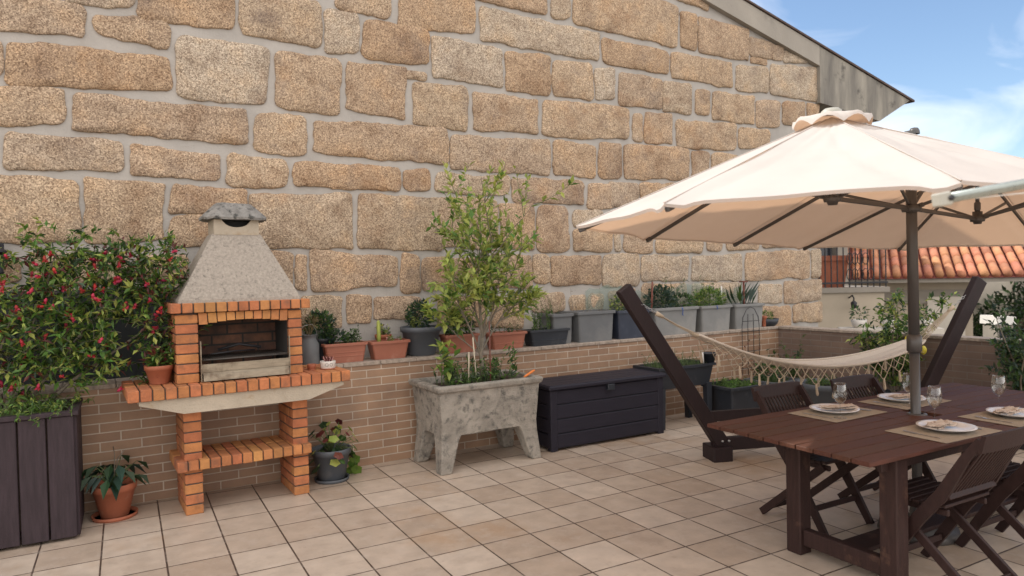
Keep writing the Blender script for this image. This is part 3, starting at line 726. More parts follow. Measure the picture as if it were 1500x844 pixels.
for (u0, u1) in ((-.505, -.365), (.248, .345)):
    m = MB(); m.box(u0 + .006, u1 - .006, .006, .414, .90, 1.384, 'dark_joint'); z = .907; k = 0
    while z < 1.37:
        for a, b in ([(0, .2), (.21, .42)] if k % 2 else [(0, .10), (.11, .31), (.32, .42)]): m.cbox(u0, u1, a, b, z, z + .0595, 'bbq_brick', .004)
        z += .068; k += 1
    m.build('pillar', B)
m = MB(); m.box(-.365, .248, .37, .40, .90, 1.384, 'firebrick')
m.box(-.363, -.360, .03, .37, .905, 1.30, 'soot'); m.box(.243, .246, .03, .37, .905, 1.30, 'soot'); m.box(-.365, .248, .14, .37, 1.36, 1.384, 'soot'); m.build('firebox', B)
m = MB(); n_ = 10; w = .613 / n_                       # flat arch
for k in range(n_):
    x = -.365 + k * w; xc = x + w / 2 + .0585; bot = 1.298 + .030 * (1 - (xc / .31) ** 2); tl = .06 * xc
    P_ = [(x + .004 - tl * .3, bot), (x + w - .004 - tl * .3, bot), (x + w - .004, 1.383), (x + .004, 1.383)]
    m.prism(P_, -.004, .11, 'bbq_brick_yellow')
m.box(-.36, .243, .004, .10, 1.335, 1.380, 'dark_joint'); m.build('arch', B, True)
m = MB(); x = -.535
while x < .38:
    m.cbox(x, x + .063, -.035, .15, 1.388, 1.455, 'bbq_brick_yellow' if rng.random() < .5 else 'bbq_brick', .004); x += .0728
for y in (.16, .232, .304, .376):
    for a, b in ((-.535, -.40), (.28, .410)): m.cbox(a, b, y, y + .063, 1.388, 1.455, 'bbq_brick', .004)
m.box(-.525, .40, -.025, .44, 1.392, 1.449, 'dark_joint'); m.build('header', B)
# hood
def sq(cx, hx, y0, y1, z): return [(cx - hx, y0, z), (cx + hx, y0, z), (cx + hx, y1, z), (cx - hx, y1, z)]
m = MB(); c_ = -.07
m.loft([sq(c_, .415, .0, .44, 1.452), sq(c_, .41, .002, .44, 1.475), sq(-.06, .175, .165, .40, 1.925), sq(-.06, .165, .17, .40, 1.94)], 'concrete_white'); m.build('hood', B, True)
m = MB()
def arcz(x): return 2.045 - .055 * math.sqrt(max(0, 1 - ((x + .06) / .095) ** 2)) if abs(x + .06) < .095 else 2.045
xs = [-.215 + .31 * i / 24 for i in range(25)]
poly = [(x, 1.935) for x in (-.215, .095)] + [(.095, 2.045)] + [(x, arcz(x)) for x in xs[::-1][1:-1]] + [(-.215, 2.045)]
m.prism(poly, .165, .195, 'concrete_slab'); m.prism(poly, .375, .405, 'concrete_slab')
m.box(-.215, -.185, .196, .374, 1.935, 2.045, 'concrete_slab'); m.box(.065, .095, .196, .374, 1.935, 2.045, 'concrete_slab'); m.box(-.184, .064, .25, .36, 1.936, 2.04, 'soot'); m.build('chimney_neck', B, True)
m = MB(); rings = []
for hx, hy, z in ((.225, .17, 2.045), (.228, .175, 2.062), (.16, .12, 2.13), (.125, .085, 2.165), (.11, .07, 2.17)):
    ring = []
    for k in range(28):
        a = 2 * math.pi * k / 28; ca, sa_ = math.cos(a), math.sin(a); f = (abs(ca) ** 4 + abs(sa_) ** 4) ** -.25
        n1 = 1 + noise.noise(Vector((ca * 3, sa_ * 3, z * 9))) * .07
        ring.append((-.06 + hx * ca * f * n1, .285 + hy * sa_ * f * n1, z + noise.noise(Vector((ca * 4, sa_ * 4, z * 5))) * .012))
    rings.append(ring)
m.loft(rings, 'concrete_cap', True, False); m.build('chimney_cap', B, True)
# grill
m = MB()
m.box(-.352, .240, -.030, -.026, .975, 1.030, 'steel'); m.box(-.352, .240, -.030, .34, .968, .973, 'steel')
m.prism([(-.05, .915), (-.045, .955), (-.030, .968), (-.026, .968), (-.041, .953), (-.046, .915)], -.345, .234, 'steel', 'x')
m.build('ash_tray', B, True)
for a, b in ((-.358, -.352), (.240, .246)): m = MB(); m.box(a, b, -.034, -.01, .912, 1.19, 'steel'); m.build('side_rail', B)
m = MB(); x = -.345
while x < .238: m.tube([(x, -.01, 1.062), (x, .35, 1.062)], .003, 'grate_metal', 5); x += .0155
for y in (-.01, .17, .35): m.tube([(-.35, y, 1.057), (.240, y, 1.057)], .0045, 'grate_metal', 6)
m.build('grate', B)
m = MB(); m.tube([(-.27, .10, 1.085), (-.1, .16, 1.09), (.05, .20, 1.085)], .006, 'iron', 6); m.tube([(-.2, .24, 1.10), (-.05, .26, 1.13), (.1, .22, 1.10)], .01, 'iron', 6); m.build('grate_handle', B)

# ================================================================ pots and plants
def round_pot(name, label, loc, r0, r1, h, mt, rim=.02, saucer=0, soil=True, group=None, cat='plant pot', n=28):
    t = thing(name, label, cat, loc, rng.uniform(0, 3), group)
    m = MB(); m.lathe([(0, .001), (r0 * .96, .001), (r0, .006), (r1 * .97 + r0 * .03, h - rim * 1.6), (r1 * 1.07, h - rim * 1.5), (r1 * 1.09, h - .004), (r1 * 1.06, h), (r1 * .98, h - .003), (r1 * .93, h - .05)], mt, n); m.build('pot', t)
    if soil: m = MB(); m.lathe([(r1 * .945, h - .045), (r1 * .5, h - .03), (0, h - .028)], 'soil', 20); m.build('soil', t)
    if saucer:
        m = MB(); m.lathe([(0, .0), (saucer, .0), (saucer * 1.06, .026), (saucer * 1.0, .026), (saucer * .95, .004)], mt, n); m.build('saucer', t)
    return t
def box_pot(name, label, loc, w, d, h, mt, taper=.9, rim=.02, rimh=.022, rz=WA, group=None, grooves=0, cat='planter', soilmat='soil'):
    """w along the wall; loc = centre of the base"""
    t = thing(name, label, cat, loc, rz, group)
    def rr(k, z, ex=0, c=.02):
        x = w / 2 * k + ex; y = d / 2 * k + ex
        P_ = []
        for sx, sy, a0 in ((1, 1, 0), (-1, 1, 90), (-1, -1, 180), (1, -1, 270)):
            for j in range(4):
                a = R(a0 + 30 * j); P_.append((sx * (x - c) + c * math.cos(a), sy * (y - c) + c * math.sin(a), z))
        return P_
    m = MB(); m.loft([rr(taper, 0), rr(1, h - rimh), rr(1, h - rimh, rim), rr(1, h - .003, rim), rr(1, h, rim - .004), rr(1, h, -.010), rr(.97, h - .06, -.006)], mt, False)
    v = rr(taper, .001); m.add(v, [tuple(range(len(v)))[::-1]], mt)
    for gk in range(grooves):
        z_ = h * (.30 + .2 * gk); kk = taper + (1 - taper) * z_ / h; m.loft([rr(kk, z_, .001), rr(kk, z_ + .002, .004), rr(kk, z_ + .007, .004), rr(kk, z_ + .009, .001)], mt, False)
    m.build('box', t)
    m = MB(); v = rr(.985, h - .035, -.004); m.add(v, [tuple(range(len(v)))], soilmat); m.build('soil', t)
    return t
LZ = .8855
def fol(t, fn, name='foliage'):
    m = MB(); fn(m); return m.build(name, t)

# on the barbecue counter and left wall
def cpt(u, y, z=.905): # point in the barbecue's frame
    return Vector((.80, 5.26, 0)) + Matrix.Rotation(.06, 3, 'Z') @ Vector((u, y, z))
t = round_pot('flower_pot', 'small terracotta pot with red green leaves on left end of barbecue counter', cpt(-.60, .14), .06, .085, .13, 'terracotta')
fol(t, lambda m: [twig(m, (0, 0, .1), (rng.uniform(-1, 1), rng.uniform(-1, .7), .9), 16, rng.uniform(.14, .26), .06, ['leaf_green', 'leaf_bright', 'leaf_red', 'leaf_lime'], spread=.8) for _ in range(16)])
t = thing('succulent_pot', 'small white ceramic pot with face drawing and red succulent on barbecue counter', 'plant pot', cpt(.565, .10), 0)
m = MB(); m.lathe([(0, .001), (.050, .001), (.056, .01), (.060, .055), (.058, .062), (.052, .06), (.05, .04), (0, .045)], 'white_ceramic', 24)
m.build('pot', t); m = MB()
for cx in (-.022, .012):
    m.tube([(cx + .012 * math.cos(a), -math.sqrt(max(.0001, .0592 ** 2 - (cx + .012 * math.cos(a)) ** 2)) - .001, .036 + .011 * math.sin(a)) for a in [i * math.pi / 6 for i in range(13)]], .0011, 'iron', 4)
m.build('drawing', t)
m = MB(); m.lathe([(0, 0), (.057, 0), (.06, .008), (.05, .008), (0, .004)], 'terracotta', 20); m.build('saucer', t)
m = MB()
for cx in (-.02, .02, 0):
    for k in range(9):
        a = k * .7 + cx * 9; m.leaf(Vector((cx, .005 * k - .02, .05)), Vector((math.cos(a) * .6, math.sin(a) * .6, .9)).normalized(), Vector((0, 0, 1)), .055, .016, 'leaf_red' if k % 3 else 'pink', -.1)
m.build('succulent', t)
t = round_pot('flower_pot', 'tiny empty terracotta pot beside the white succulent pot', cpt(.445, .12), .022, .03, .045, 'terracotta')

# ledge pots -------------------------------------------------------
def ledge(u0, u1, dd=.13): return WP((u0 + u1) / 2, -dd, LZ)
t = thing('milk_can', 'grey metal can with wire handle holding dry grass beside the barbecue', 'can', WP(1.335, -.12, LZ), 0)
m = MB(); m.lathe([(0, 0), (.075, 0), (.078, .01), (.078, .17), (.058, .21), (.058, .245), (.066, .25), (.062, .252), (.052, .24), (0, .22)], 'mid_grey_plastic', 24); m.build('body', t)
m = MB(); m.tube([(-.07, 0, .2), (-.09, -.02, .27), (-.05, -.04, .33), (.02, -.03, .34), (.06, 0, .28), (.07, 0, .2)], .0025, 'chain_metal', 5); m.build('handle', t)
m = MB()
for _ in range(34):
    a = rng.uniform(0, 6.28); d = Vector((math.cos(a) * .35, math.sin(a) * .35, 1)).normalized(); m.tube([(0, 0, .2), Vector((0, 0, .2)) + d * .12, Vector((0, 0, .2)) + d * .24 + Vector((0, 0, -.02))], [.0018, .0014, .0006], 'leaf_dry', 3, cap=False)
clump(m, (0, 0, .36), (.06, .05, .08), 40, .05, ['leaf_dry'], asp=.2); m.build('dry_grass', t)
t = round_pot('flower_pot', 'black round pot with bushy dark green herb behind the first terracotta trough', WP(1.47, -.22, LZ), .07, .10, .21, 'dark_plastic')
fol(t, lambda m: (clump(m, (.02, 0, .31), (.15, .10, .12), 620, .042, ['leaf_dark', 'leaf_green', 'leaf_green', 'leaf_blue'])))
def spiky(m, n, x0, x1, z, hh, ls, mats, ysp=.05, asp=.4, nl=14):
    for _ in range(n):
        twig(m, (rng.uniform(x0, x1), rng.uniform(-ysp, ysp), z), (rng.uniform(-.35, .35), rng.uniform(-.35, .25), 1), nl, hh * rng.uniform(.5, 1.1), ls, mats, asp=asp)
t = box_pot('trough_planter', 'terracotta trough with ribbed side and green herbs right of the barbecue', ledge(1.43, 1.82), .36, .16, .165, 'terracotta_plastic', .86, .012, grooves=2)
def f_(m):
    clump(m, (-.07, .02, .19), (.13, .06, .09), 420, .036, ['leaf_dark', 'leaf_green', 'leaf_blue']); spiky(m, 12, .0, .17, .13, .16, .030, ['leaf_green', 'leaf_dark'], nl=22)
fol(t, f_)
t = box_pot('trough_planter', 'plain terracotta trough with tall yellow green cactus left of the round grey pot', ledge(1.85, 2.20), .34, .16, .158, 'terracotta_plastic', .84, .014)
m = MB(); m.tube([(-.09, -.02, .12), (-.088, -.02, .22), (-.09, -.02, .325), (-.09, -.02, .34)], [.017, .018, .016, .006], 'cactus', 9); m.build('cactus', t)
fol(t, lambda m: (spiky(m, 9, -.02, .14, .13, .07, .022, ['leaf_green', 'leaf_lime', 'pink'], nl=14)))
t = round_pot('flower_pot', 'small red brown pot with purple green sprigs behind the cactus trough', WP(2.03, -.27, LZ), .045, .07, .20, 'terracotta')
fol(t, lambda m: spiky(m, 14, -.04, .12, .17, .13, .03, ['leaf_red', 'leaf_green', 'leaf_lime'], nl=12))
t = round_pot('flower_pot', 'large round slate grey pot with clipped dark shrub behind the lemon tree', WP(2.36, -.17, LZ), .125, .175, .26, 'grey_plastic', rim=.03)
fol(t, lambda m: (clump(m, (-.01, 0, .36), (.16, .12, .13), 800, .032, ['leaf_dark', 'leaf_green', 'leaf_dark', 'leaf_blue'], asp=.5), spiky(m, 5, -.16, -.08, .24, .12, .035, ['leaf_lime'])))
t = box_pot('trough_planter', 'terracotta trough directly behind the lemon tree trunk', ledge(2.56, 2.90), .34, .16, .17, 'terracotta_plastic', .85, .014)
fol(t, lambda m: (clump(m, (0, 0, .24), (.15, .07, .1), 360, .045, ['leaf_bright', 'leaf_green', 'leaf_blue'])))
t = box_pot('trough_planter', 'terracotta trough with few sprigs between lemon tree and black trough', ledge(3.03, 3.43), .38, .16, .158, 'terracotta_plastic', .86, .014, grooves=1)
fol(t, lambda m: spiky(m, 10, -.15, .15, .13, .10, .03, ['leaf_green', 'leaf_dark'], nl=10))
t = box_pot('trough_planter', 'black plastic trough with upright sprigs left of the tall grey tubs', ledge(3.46, 3.93, .12), .46, .17, .16, 'dark_plastic', .88, .014, grooves=1)
fol(t, lambda m: spiky(m, 16, -.18, .12, .13, .30, .032, ['leaf_green', 'leaf_dark', 'leaf_bright'], nl=22, asp=.35))
def tall(u0, u1, h, mt, label, dd=.17, rim=.018):
    return box_pot('plant_tub', label, WP((u0 + u1) / 2, -dd, LZ), u1 - u0 - .04, .28, h, mt, .93, rim, .03, group=None)
t = tall(3.74, 4.02, .305, 'mid_grey_plastic', 'narrow grey tub half hidden behind the black trough', .22)
fol(t, lambda m: spiky(m, 6, -.1, .1, .26, .26, .02, ['leaf_dry', 'leaf_green'], nl=6))
t = tall(4.02, 4.52, .315, 'mid_grey_plastic', 'wide grey tub with thin bare stems left of the dark blue tub')
def f_(m):
    for x, h_ in ((-.18, .30), (-.12, .16), (-.03, .12), (.05, .14), (.12, .31), (.14, .26), (.19, .15), (0, .1), (-.08, .1)):
        twig(m, (x, rng.uniform(-.05, .05), .27), (rng.uniform(-.1, .1), 0, 1), 9, h_, .02, ['leaf_dry', 'leaf_dark'], 'bark', asp=.3, spread=.5)
fol(t, f_)
t = tall(4.54, 5.02, .305, 'navy_plastic', 'dark blue tub with fine green herbs behind the left hammock post')
fol(t, lambda m: (clump(m, (.0, 0, .36), (.20, .11, .12), 620, .035, ['leaf_green', 'leaf_dark', 'leaf_lime'], asp=.3)))
t = tall(5.06, 5.74, .305, 'pale_grey_plastic', 'widest pale grey tub with rusty stake right of the hammock post top')
def f_(m):
    clump(m, (-.12, 0, .38), (.20, .12, .16), 620, .045, ['leaf_blue', 'leaf_dark', 'leaf_blue']); spiky(m, 8, -.1, .12, .3, .34, .05, ['leaf_blue', 'leaf_green'], nl=22, asp=.25)
    clump(m, (.22, 0, .36), (.14, .1, .10), 260, .04, ['leaf_dark', 'leaf_green'])
fol(t, f_)
m = MB(); m.tube([(-.30, -.05, .2), (-.275, -.05, .60)], .011, 'rust', 6); m.build('stake', t)
m = MB(); m.tube([(.06, -.158, .305), (.07, -.164, .27), (.065, -.16, .22), (.08, -.16, .21)], .005, 'blue_string', 5); m.build('string', t)
t = tall(5.77, 6.29, .30, 'pale_grey_plastic', 'pale grey tub overflowing with bright green ferny leaves')
fol(t, lambda m: (clump(m, (.0, -.02, .37), (.24, .13, .14), 1100, .04, ['leaf_bright', 'leaf_green', 'leaf_bright', 'leaf_lime'], asp=.3), spiky(m, 5, -.1, .1, .36, .28, .03, ['leaf_green'], nl=20, asp=.25)))
m = MB(); m.tube([(.21, -.03, .25), (.20, -.03, .52)], .008, 'white_paint', 6); m.build('stake', t)
m = MB(); m.tube([(-.02, -.158, .30), (-.01, -.164, .27), (-.02, -.16, .255)], .005, 'blue_string', 5); m.build('string', t)
t = tall(6.33, 6.86, .295, 'pale_grey_plastic', 'pale grey tub with aloe and rusty post at the far end of the ledge')
def f_(m):
    for _ in range(15):
        a = rng.uniform(0, 6.28); d = Vector((math.cos(a) * .55, math.sin(a) * .3, 1)).normalized(); L_ = rng.uniform(.18, .36)
        m.leaf(Vector((rng.uniform(-.1, .15), rng.uniform(-.05, .05), .27)), d, Vector((0, 1, .2)), L_, .035, rng.choice(['leaf_dark', 'leaf_blue', 'leaf_green']), .1)
fol(t, f_)
m = MB(); m.tube([(.04, -.02, .2), (.035, -.02, .56)], .013, 'rust', 6); m.box(-.015, .085, -.045, .005, .555, .572, 'rust'); m.build('stake', t)
t = thing('wire_trellis', 'black wire plant trellis hanging over the last grey tub', 'trellis', WP(6.54, .03, 0), WA)
m = MB()
for x in (-.15, -.05, .05, .15): m.tube([(x, 0, .34), (x, 0, .92), (x * .9, 0, 1.08 - abs(x) * .3)], .0042, 'wire', 5)
m.tube([(-.15, 0, .93), (-.13, 0, 1.03), (-.07, 0, 1.12), (0, 0, 1.15), (.07, 0, 1.12), (.13, 0, 1.03), (.15, 0, .93)], .0045, 'wire', 5)
for z_ in (.42, .62, .86, .98): m.tube([(-.15, -.004, z_), (.15, -.004, z_)], .004, 'wire', 5)
m.build('frame', t); m = MB()
for x in (-.14, -.04, .06, .14):
    for k in range(7): m.leaf(Vector((x, -.01, rng.uniform(.4, .8))), rdir(), rdir(), .035, .018, 'leaf_dry' if k % 2 else 'rust')
m.build('dry_creeper', t)
t = round_pot('flower_pot', 'slim orange pot between last grey tub and black bowl', WP(6.905, -.08, LZ), .022, .034, .13, 'terracotta')
t = thing('bowl_planter', 'low black bowl with small green plant at the corner of the ledge', 'plant pot', WP(7.02, -.14, LZ), 0)
m = MB(); m.lathe([(0, 0), (.10, 0), (.13, .03), (.145, .09), (.135, .092), (.12, .06), (0, .06)], 'dark_plastic', 22, sx=1.1); m.build('bowl', t)
fol(t, lambda m: clump(m, (0, 0, .12), (.09, .08, .07), 240, .03, ['leaf_bright', 'leaf_green', 'leaf_lime']))
# pale green netting behind the tubs
t = thing('plant_netting', 'pale green translucent netting standing behind the grey tubs', 'netting', WP(0), WA)
m = MB(); vs = []; fs = []
for i in range(41):
    u = 4.35 + i * .062; w_ = .015 * math.sin(i * .9); top = 1.40 + .05 * math.sin(i * .31) + .02 * math.sin(i * 1.7)
    for z_ in (.9, 1.05, 1.2, top): vs.append((u, .315 + w_ * (z_ - .8), z_))
for i in range(40):
    for k in range(3): fs.append((i * 4 + k, i * 4 + 4 + k, i * 4 + 5 + k, i * 4 + 1 + k))
m.add(vs, fs, 'net_green', True); m.build('netting', t)

# ---------------------------------------------------------------- left: shrub, dark screen, timber planter
t = thing('dark_screen', 'dark grey green mesh screen behind the red flowering shrub', 'screen', WP(0), WA)
m = MB(); vs = []; fs = []
for i in range(31):
    u = -2.2 + i * .094
    for z_ in (.887, 1.1, 1.35, 1.56): vs.append((u, .30 + .02 * math.sin(i * .7 + z_ * 3), z_))
for i in range(30):
    for k in range(3): fs.append((i * 4 + k, i * 4 + 4 + k, i * 4 + 5 + k, i * 4 + 1 + k))
m.add(vs, fs, 'net_dark', True); m.build('mesh_sheet', t)
for u in (-2.2, -1.4, -.55, .25, .61): m = MB(); m.tube([(u, .315, .887), (u, .315, 1.6)], .012, 'iron', 6); m.build('post', t)
t = thing('timber_planter', 'tall planter of dark stained upright boards at the left edge', 'planter', (-.285, 5.14, 0), 0)
m = MB(); x = -1.35; k = 0
while x < -.02:
    m.cbox(x + .003, min(x + .146, 0) - .003, 0, .024, .02, .78, 'timber_dark', .004); x += .149; k += 1
y = .026
while y < .50: m.cbox(-.024, 0, y, y + .12, .02, .78, 'timber_dark', .004); y += .126
m.build('board', t)
m = MB(); m.cbox(-1.36, .012, -.012, .05, .782, .812, 'timber_dark'); m.cbox(-.05, .012, .051, .55, .782, .812, 'timber_dark'); m.cbox(-1.36, -.052, .50, .55, .782, .812, 'timber_dark'); m.build('rim', t)
m = MB(); m.box(-1.34, -.03, .03, .54, .1, .765, 'soil'); m.build('soil', t)
def f_(m):
    for _ in range(190):
        p = Vector((rng.uniform(-1.3, .0), rng.uniform(-.02, .4), .78)); twig(m, p, (rng.uniform(-.6, .6), rng.uniform(-1, .3), rng.uniform(.0, .8)), 14, rng.uniform(.06, .18), .032, ['leaf_lime', 'leaf_bright', 'leaf_bright', 'leaf_green'], droop=.4)
fol(t, f_, 'ground_cover')
t = thing('flowering_shrub', 'sprawling shrub with red flowers climbing the screen at the left', 'shrub', (-.5, 5.5, .78), 0)
m = MB()
tips = []
def lim(a, b, r_):
    a = Vector(a); b = Vector(b); pts = [a.lerp(b, k / 5) + rv(.04) * (k not in (0,)) for k in range(6)]; m.tube(pts, [r_ * (1 - .13 * k) for k in range(6)], 'bark', 6); return pts
for (a, b, r_) in (((-.6, 0, 0), (-1.3, .05, .95), .016), ((-.4, 0, 0), (-.5, .0, 1.05), .018), ((-.2, .02, 0), (.1, .05, 1.0), .018), ((-.1, .02, 0), (.65, .1, 1.02), .016), ((0, .05, 0), (.75, .08, .65), .014), ((-.7, 0, 0), (-.9, -.05, .7), .013), ((-.1, 0, 0), (.45, .02, .7), .012), ((-.3, 0, 0), (-.1, -.05, .75), .012)):
    tips += lim(a, b, r_)[2:]
m.build('branch', t)
m = MB(); fl = MB()
for _ in range(470):
    b = rng.choice(tips) + rv(.17); b.x += rng.uniform(-.12, .12)
    if b.x > .95 or b.z < .02: continue
    twig(m, b, (rng.uniform(-1, 1), rng.uniform(-1, .2), rng.uniform(-.1, .9)), 13, rng.uniform(.10, .2), .062, ['leaf_green', 'leaf_bright', 'leaf_bright', 'leaf_bright', 'leaf_lime', 'leaf_lime', 'leaf_dark'], 'bark', r=.0018, asp=.40)
def hang(x0, x1, z0, z1, n):
    for _ in range(n):
        p = Vector((rng.uniform(x0, x1), rng.uniform(-.15, .12), rng.uniform(z0, z1)))
        twig(m, p, (rng.uniform(-1, 1), rng.uniform(-1, .2), rng.uniform(-.2, .9)), 12, rng.uniform(.09, .18), .058, ['leaf_green', 'leaf_dark', 'leaf_bright', 'leaf_lime', 'leaf_green', 'leaf_red'], 'bark', r=.0018, asp=.36)
hang(-1.4, .0, .05, .9, 130); hang(.0, .85, .75, 1.05, 120); hang(.55, .9, .1, .8, 75); hang(-.2, .6, .25, .75, 45)
m.build('foliage', t)
for _ in range(240):
    x = rng.uniform(-1.3, .85); z_ = rng.uniform(.1, 1.05)
    if x > .1 and z_ < .6 and rng.random() < .75: continue
    p = Vector((x, rng.uniform(-.25, -.02), z_)); d = Vector((rng.uniform(-.4, .4), rng.uniform(-.4, .1), rng.uniform(-1, .2))).normalized(); l_ = rng.uniform(.022, .045)
    fl.tube([p, p + d * l_ * .5, p + d * l_], [.004, .012, .003], 'flower_red', 6)
    for k in range(5): fl.leaf(p + d * l_ * .7, (d + rdir() * .8).normalized(), rdir(), .026, .015, 'flower_red')
fl.build('blossom', t)
t = round_pot('flower_pot', 'terracotta pot on saucer with drooping dark leaves on the floor beside timber planter', (-.10, 5.50, 0), .085, .13, .235, 'terracotta', rim=.03, saucer=.135)
def f_(m):
    for _ in range(34):
        a = rng.uniform(0, 6.28); d = Vector((math.cos(a), math.sin(a) * .8, rng.uniform(.5, 1.4))).normalized(); p = Vector((0, 0, .2)); L_ = rng.uniform(.12, .24)
        q = p + d * L_; m.tube([p, p + d * L_ * .6 + Vector((0, 0, .02)), q], [.004, .003, .002], 'stem_green', 4); m.leaf(q, (Vector((math.cos(a), math.sin(a), -.5))).normalized(), Vector((0, 0, 1)), rng.uniform(.10, .16), .06, rng.choice(['leaf_dark', 'leaf_dark', 'leaf_blue']), .3)
    m.tube([(0, 0, .2), (.02, -.02, .42), (.10, -.05, .46)], .003, 'bark', 4); m.tube([(0, 0, .2), (-.02, -.02, .4), (-.05, -.05, .45)], .003, 'bark', 4)
fol(t, f_)
t = round_pot('flower_pot', 'round dark grey pot with broad lime leaves on the floor right of the barbecue', (1.40, 5.53, 0), .10, .145, .26, 'grey_plastic', rim=.03, saucer=.13)
def f_(m):
    for _ in range(46):
        a = rng.uniform(0, 6.28); rr_ = rng.uniform(.05, .2); h_ = rng.uniform(.22, .50) - rr_ * .5; q = Vector((math.cos(a) * rr_ - .03, math.sin(a) * rr_, h_)); m.tube([(0, 0, .2), q * .6 + Vector((0, 0, .1)), q], .003, 'stem_green', 4)
        n_ = (Vector((math.cos(a), math.sin(a) - .5, .8))).normalized(); x_ = n_.orthogonal().normalized(); y_ = n_.cross(x_); r0 = rng.uniform(.022, .042)
        m.add([q + n_ * .006] + [q + (x_ * math.cos(b) + y_ * math.sin(b)) * r0 * (1 + .12 * math.cos(5 * b)) for b in [i * math.pi / 5 for i in range(10)]], [(0, 1 + i, 1 + (i + 1) % 10) for i in range(10)], rng.choice(['leaf_green', 'leaf_dark', 'leaf_lime', 'leaf_green', 'leaf_red']))
    for q in ((-.13, -.14, .09), (-.16, -.10, .14), (-.06, -.16, .19), (-.11, -.15, .03), (-.17, -.11, .05)):
        q = Vector(q); n_ = Vector((.1, -.9, .35)).normalized(); x_ = n_.orthogonal().normalized(); y_ = n_.cross(x_); r0 = .045; m.tube([(0, -.05, .24), (q.x * .8, q.y, .24), q], .003, 'stem_green', 4)
        m.add([q + n_ * .008] + [q + (x_ * math.cos(b) + y_ * math.sin(b)) * r0 * (1 + .12 * math.cos(5 * b)) for b in [i * math.pi / 5 for i in range(10)]], [(0, 1 + i, 1 + (i + 1) % 10) for i in range(10)], 'leaf_bright')
fol(t, f_)

# ---------------------------------------------------------------- concrete planter with young lemon tree
PC = Vector((2.645, 5.44, 0))
t = thing('concrete_planter', 'weathered concrete trough on four tapered legs holding a tree', 'planter', PC, .03)
m = MB(); hx, hy = .475, .285
def rq(x, y, z): return [(-x, -y, z), (x, -y, z), (x, y, z), (-x, y, z)]
m.loft([rq(hx - .03, hy - .02, .30), rq(hx, hy, .655), rq(hx + .02, hy + .02, .664), rq(hx + .028, hy + .028, .70), rq(hx + .02, hy + .02, .712), rq(hx - .035, hy - .035, .712), rq(hx - .05, hy - .05, .60)], 'planter_concrete', False)
m.add(rq(hx - .03, hy - .02, .30), [(0, 1, 2, 3)[::-1]], 'planter_concrete')
o = m.build('trough', t); bv = o.modifiers.new('bevel', 'BEVEL'); bv.width = .012; bv.segments = 2; bv.limit_method = 'ANGLE'
for sx in (-1, 1):
    for sy in (-1, 1):
        m = MB(); rings = []
        for z_, o0, wx, wy in ((0, -.008, .095, .10), (.02, -.004, .105, .11), (.25, .018, .155, .15), (.34, .022, .20, .19), (.375, .020, .24, .20)):
            x1 = hx - o0 - (-.0); y1 = hy - o0 + 0; x0 = x1 - wx; y0 = y1 - wy
            ring = [(sx * x0, sy * y0, z_), (sx * x1, sy * y0, z_), (sx * x1, sy * y1, z_), (sx * x0, sy * y1, z_)]
            rings.append(ring)
        m.loft(rings, 'planter_concrete'); o = m.build('leg', t, True); bv = o.modifiers.new('bevel', 'BEVEL'); bv.width = .012; bv.segments = 2; bv.limit_method = 'ANGLE'
m = MB(); m.box(-.43, .43, -.24, .24, .5, .66, 'soil'); m.build('soil', t)
m = MB()
for x in (-.22, -.02, .16): m.lathe([(.0, 0), (.03, 0), (.034, .006), (.026, .006), (.022, .002), (0, .003)], 'planter_concrete', 18, smooth=True) if False else m.tube([(x + .032 * math.cos(a), -hy - .001 + .012, .53 + .032 * math.sin(a)) for a in [i * math.pi / 9 for i in range(19)]], .005, 'planter_concrete', 5)
m.build('medallion', t)
keep = rng; rng = random.Random(11)
t = thing('lemon_tree', 'young airy lemon tree with pale lime leaves growing from concrete planter', 'tree', PC + Vector((.06, .0, .655)), 0)
m = MB(); lv = MB(); LM = ['leaf_lime', 'leaf_lime', 'leaf_lime', 'leaf_bright', 'leaf_lime']
trunk = [Vector((0, 0, 0)), Vector((.01, 0, .12)), Vector((.0, .01, .26)), Vector((.02, 0, .40))]
m.tube(trunk, [.022, .019, .017, .015], 'bark', 8)
def grow(p, d, ln, r_, depth):
    pts = [p.copy()]; n_ = 5
    for i in range(n_):
        d = (d + rv(.12) + Vector((0, 0, .07))).normalized(); p = p + d * ln / n_; pts.append(p.copy())
    m.tube(pts, [r_ * (1 - .12 * k) for k in range(n_ + 1)], 'bark' if r_ > .005 else 'stem_green', 6, cap=False)
    if depth <= 1:
        k_ = 11 if depth == 0 else 7
        for i in range(k_):
            t_ = rng.uniform(.15, 1) * n_; k = min(int(t_), n_ - 1); q = pts[k].lerp(pts[k + 1], t_ - k); dd = (pts[k + 1] - pts[k]).normalized()
            l_ = rng.uniform(.05, .10); lv.leaf(q, (dd * .7 + rdir() * .8).normalized(), (rdir() * .7 + Vector((0, -.2, 1))).normalized(), l_, l_ * .46, rng.choice(LM), .12)
    if depth > 0:
        for i in range(rng.choice((4, 5)) if depth > 1 else 4):
            k = rng.randint(2, n_); a = rng.uniform(0, 6.28); s_ = d.orthogonal().normalized(); s_.rotate(Matrix.Rotation(a, 3, d))
            grow(pts[k], (d * .8 + s_ * .72).normalized(), ln * rng.uniform(.5, .72), r_ * .55, depth - 1)
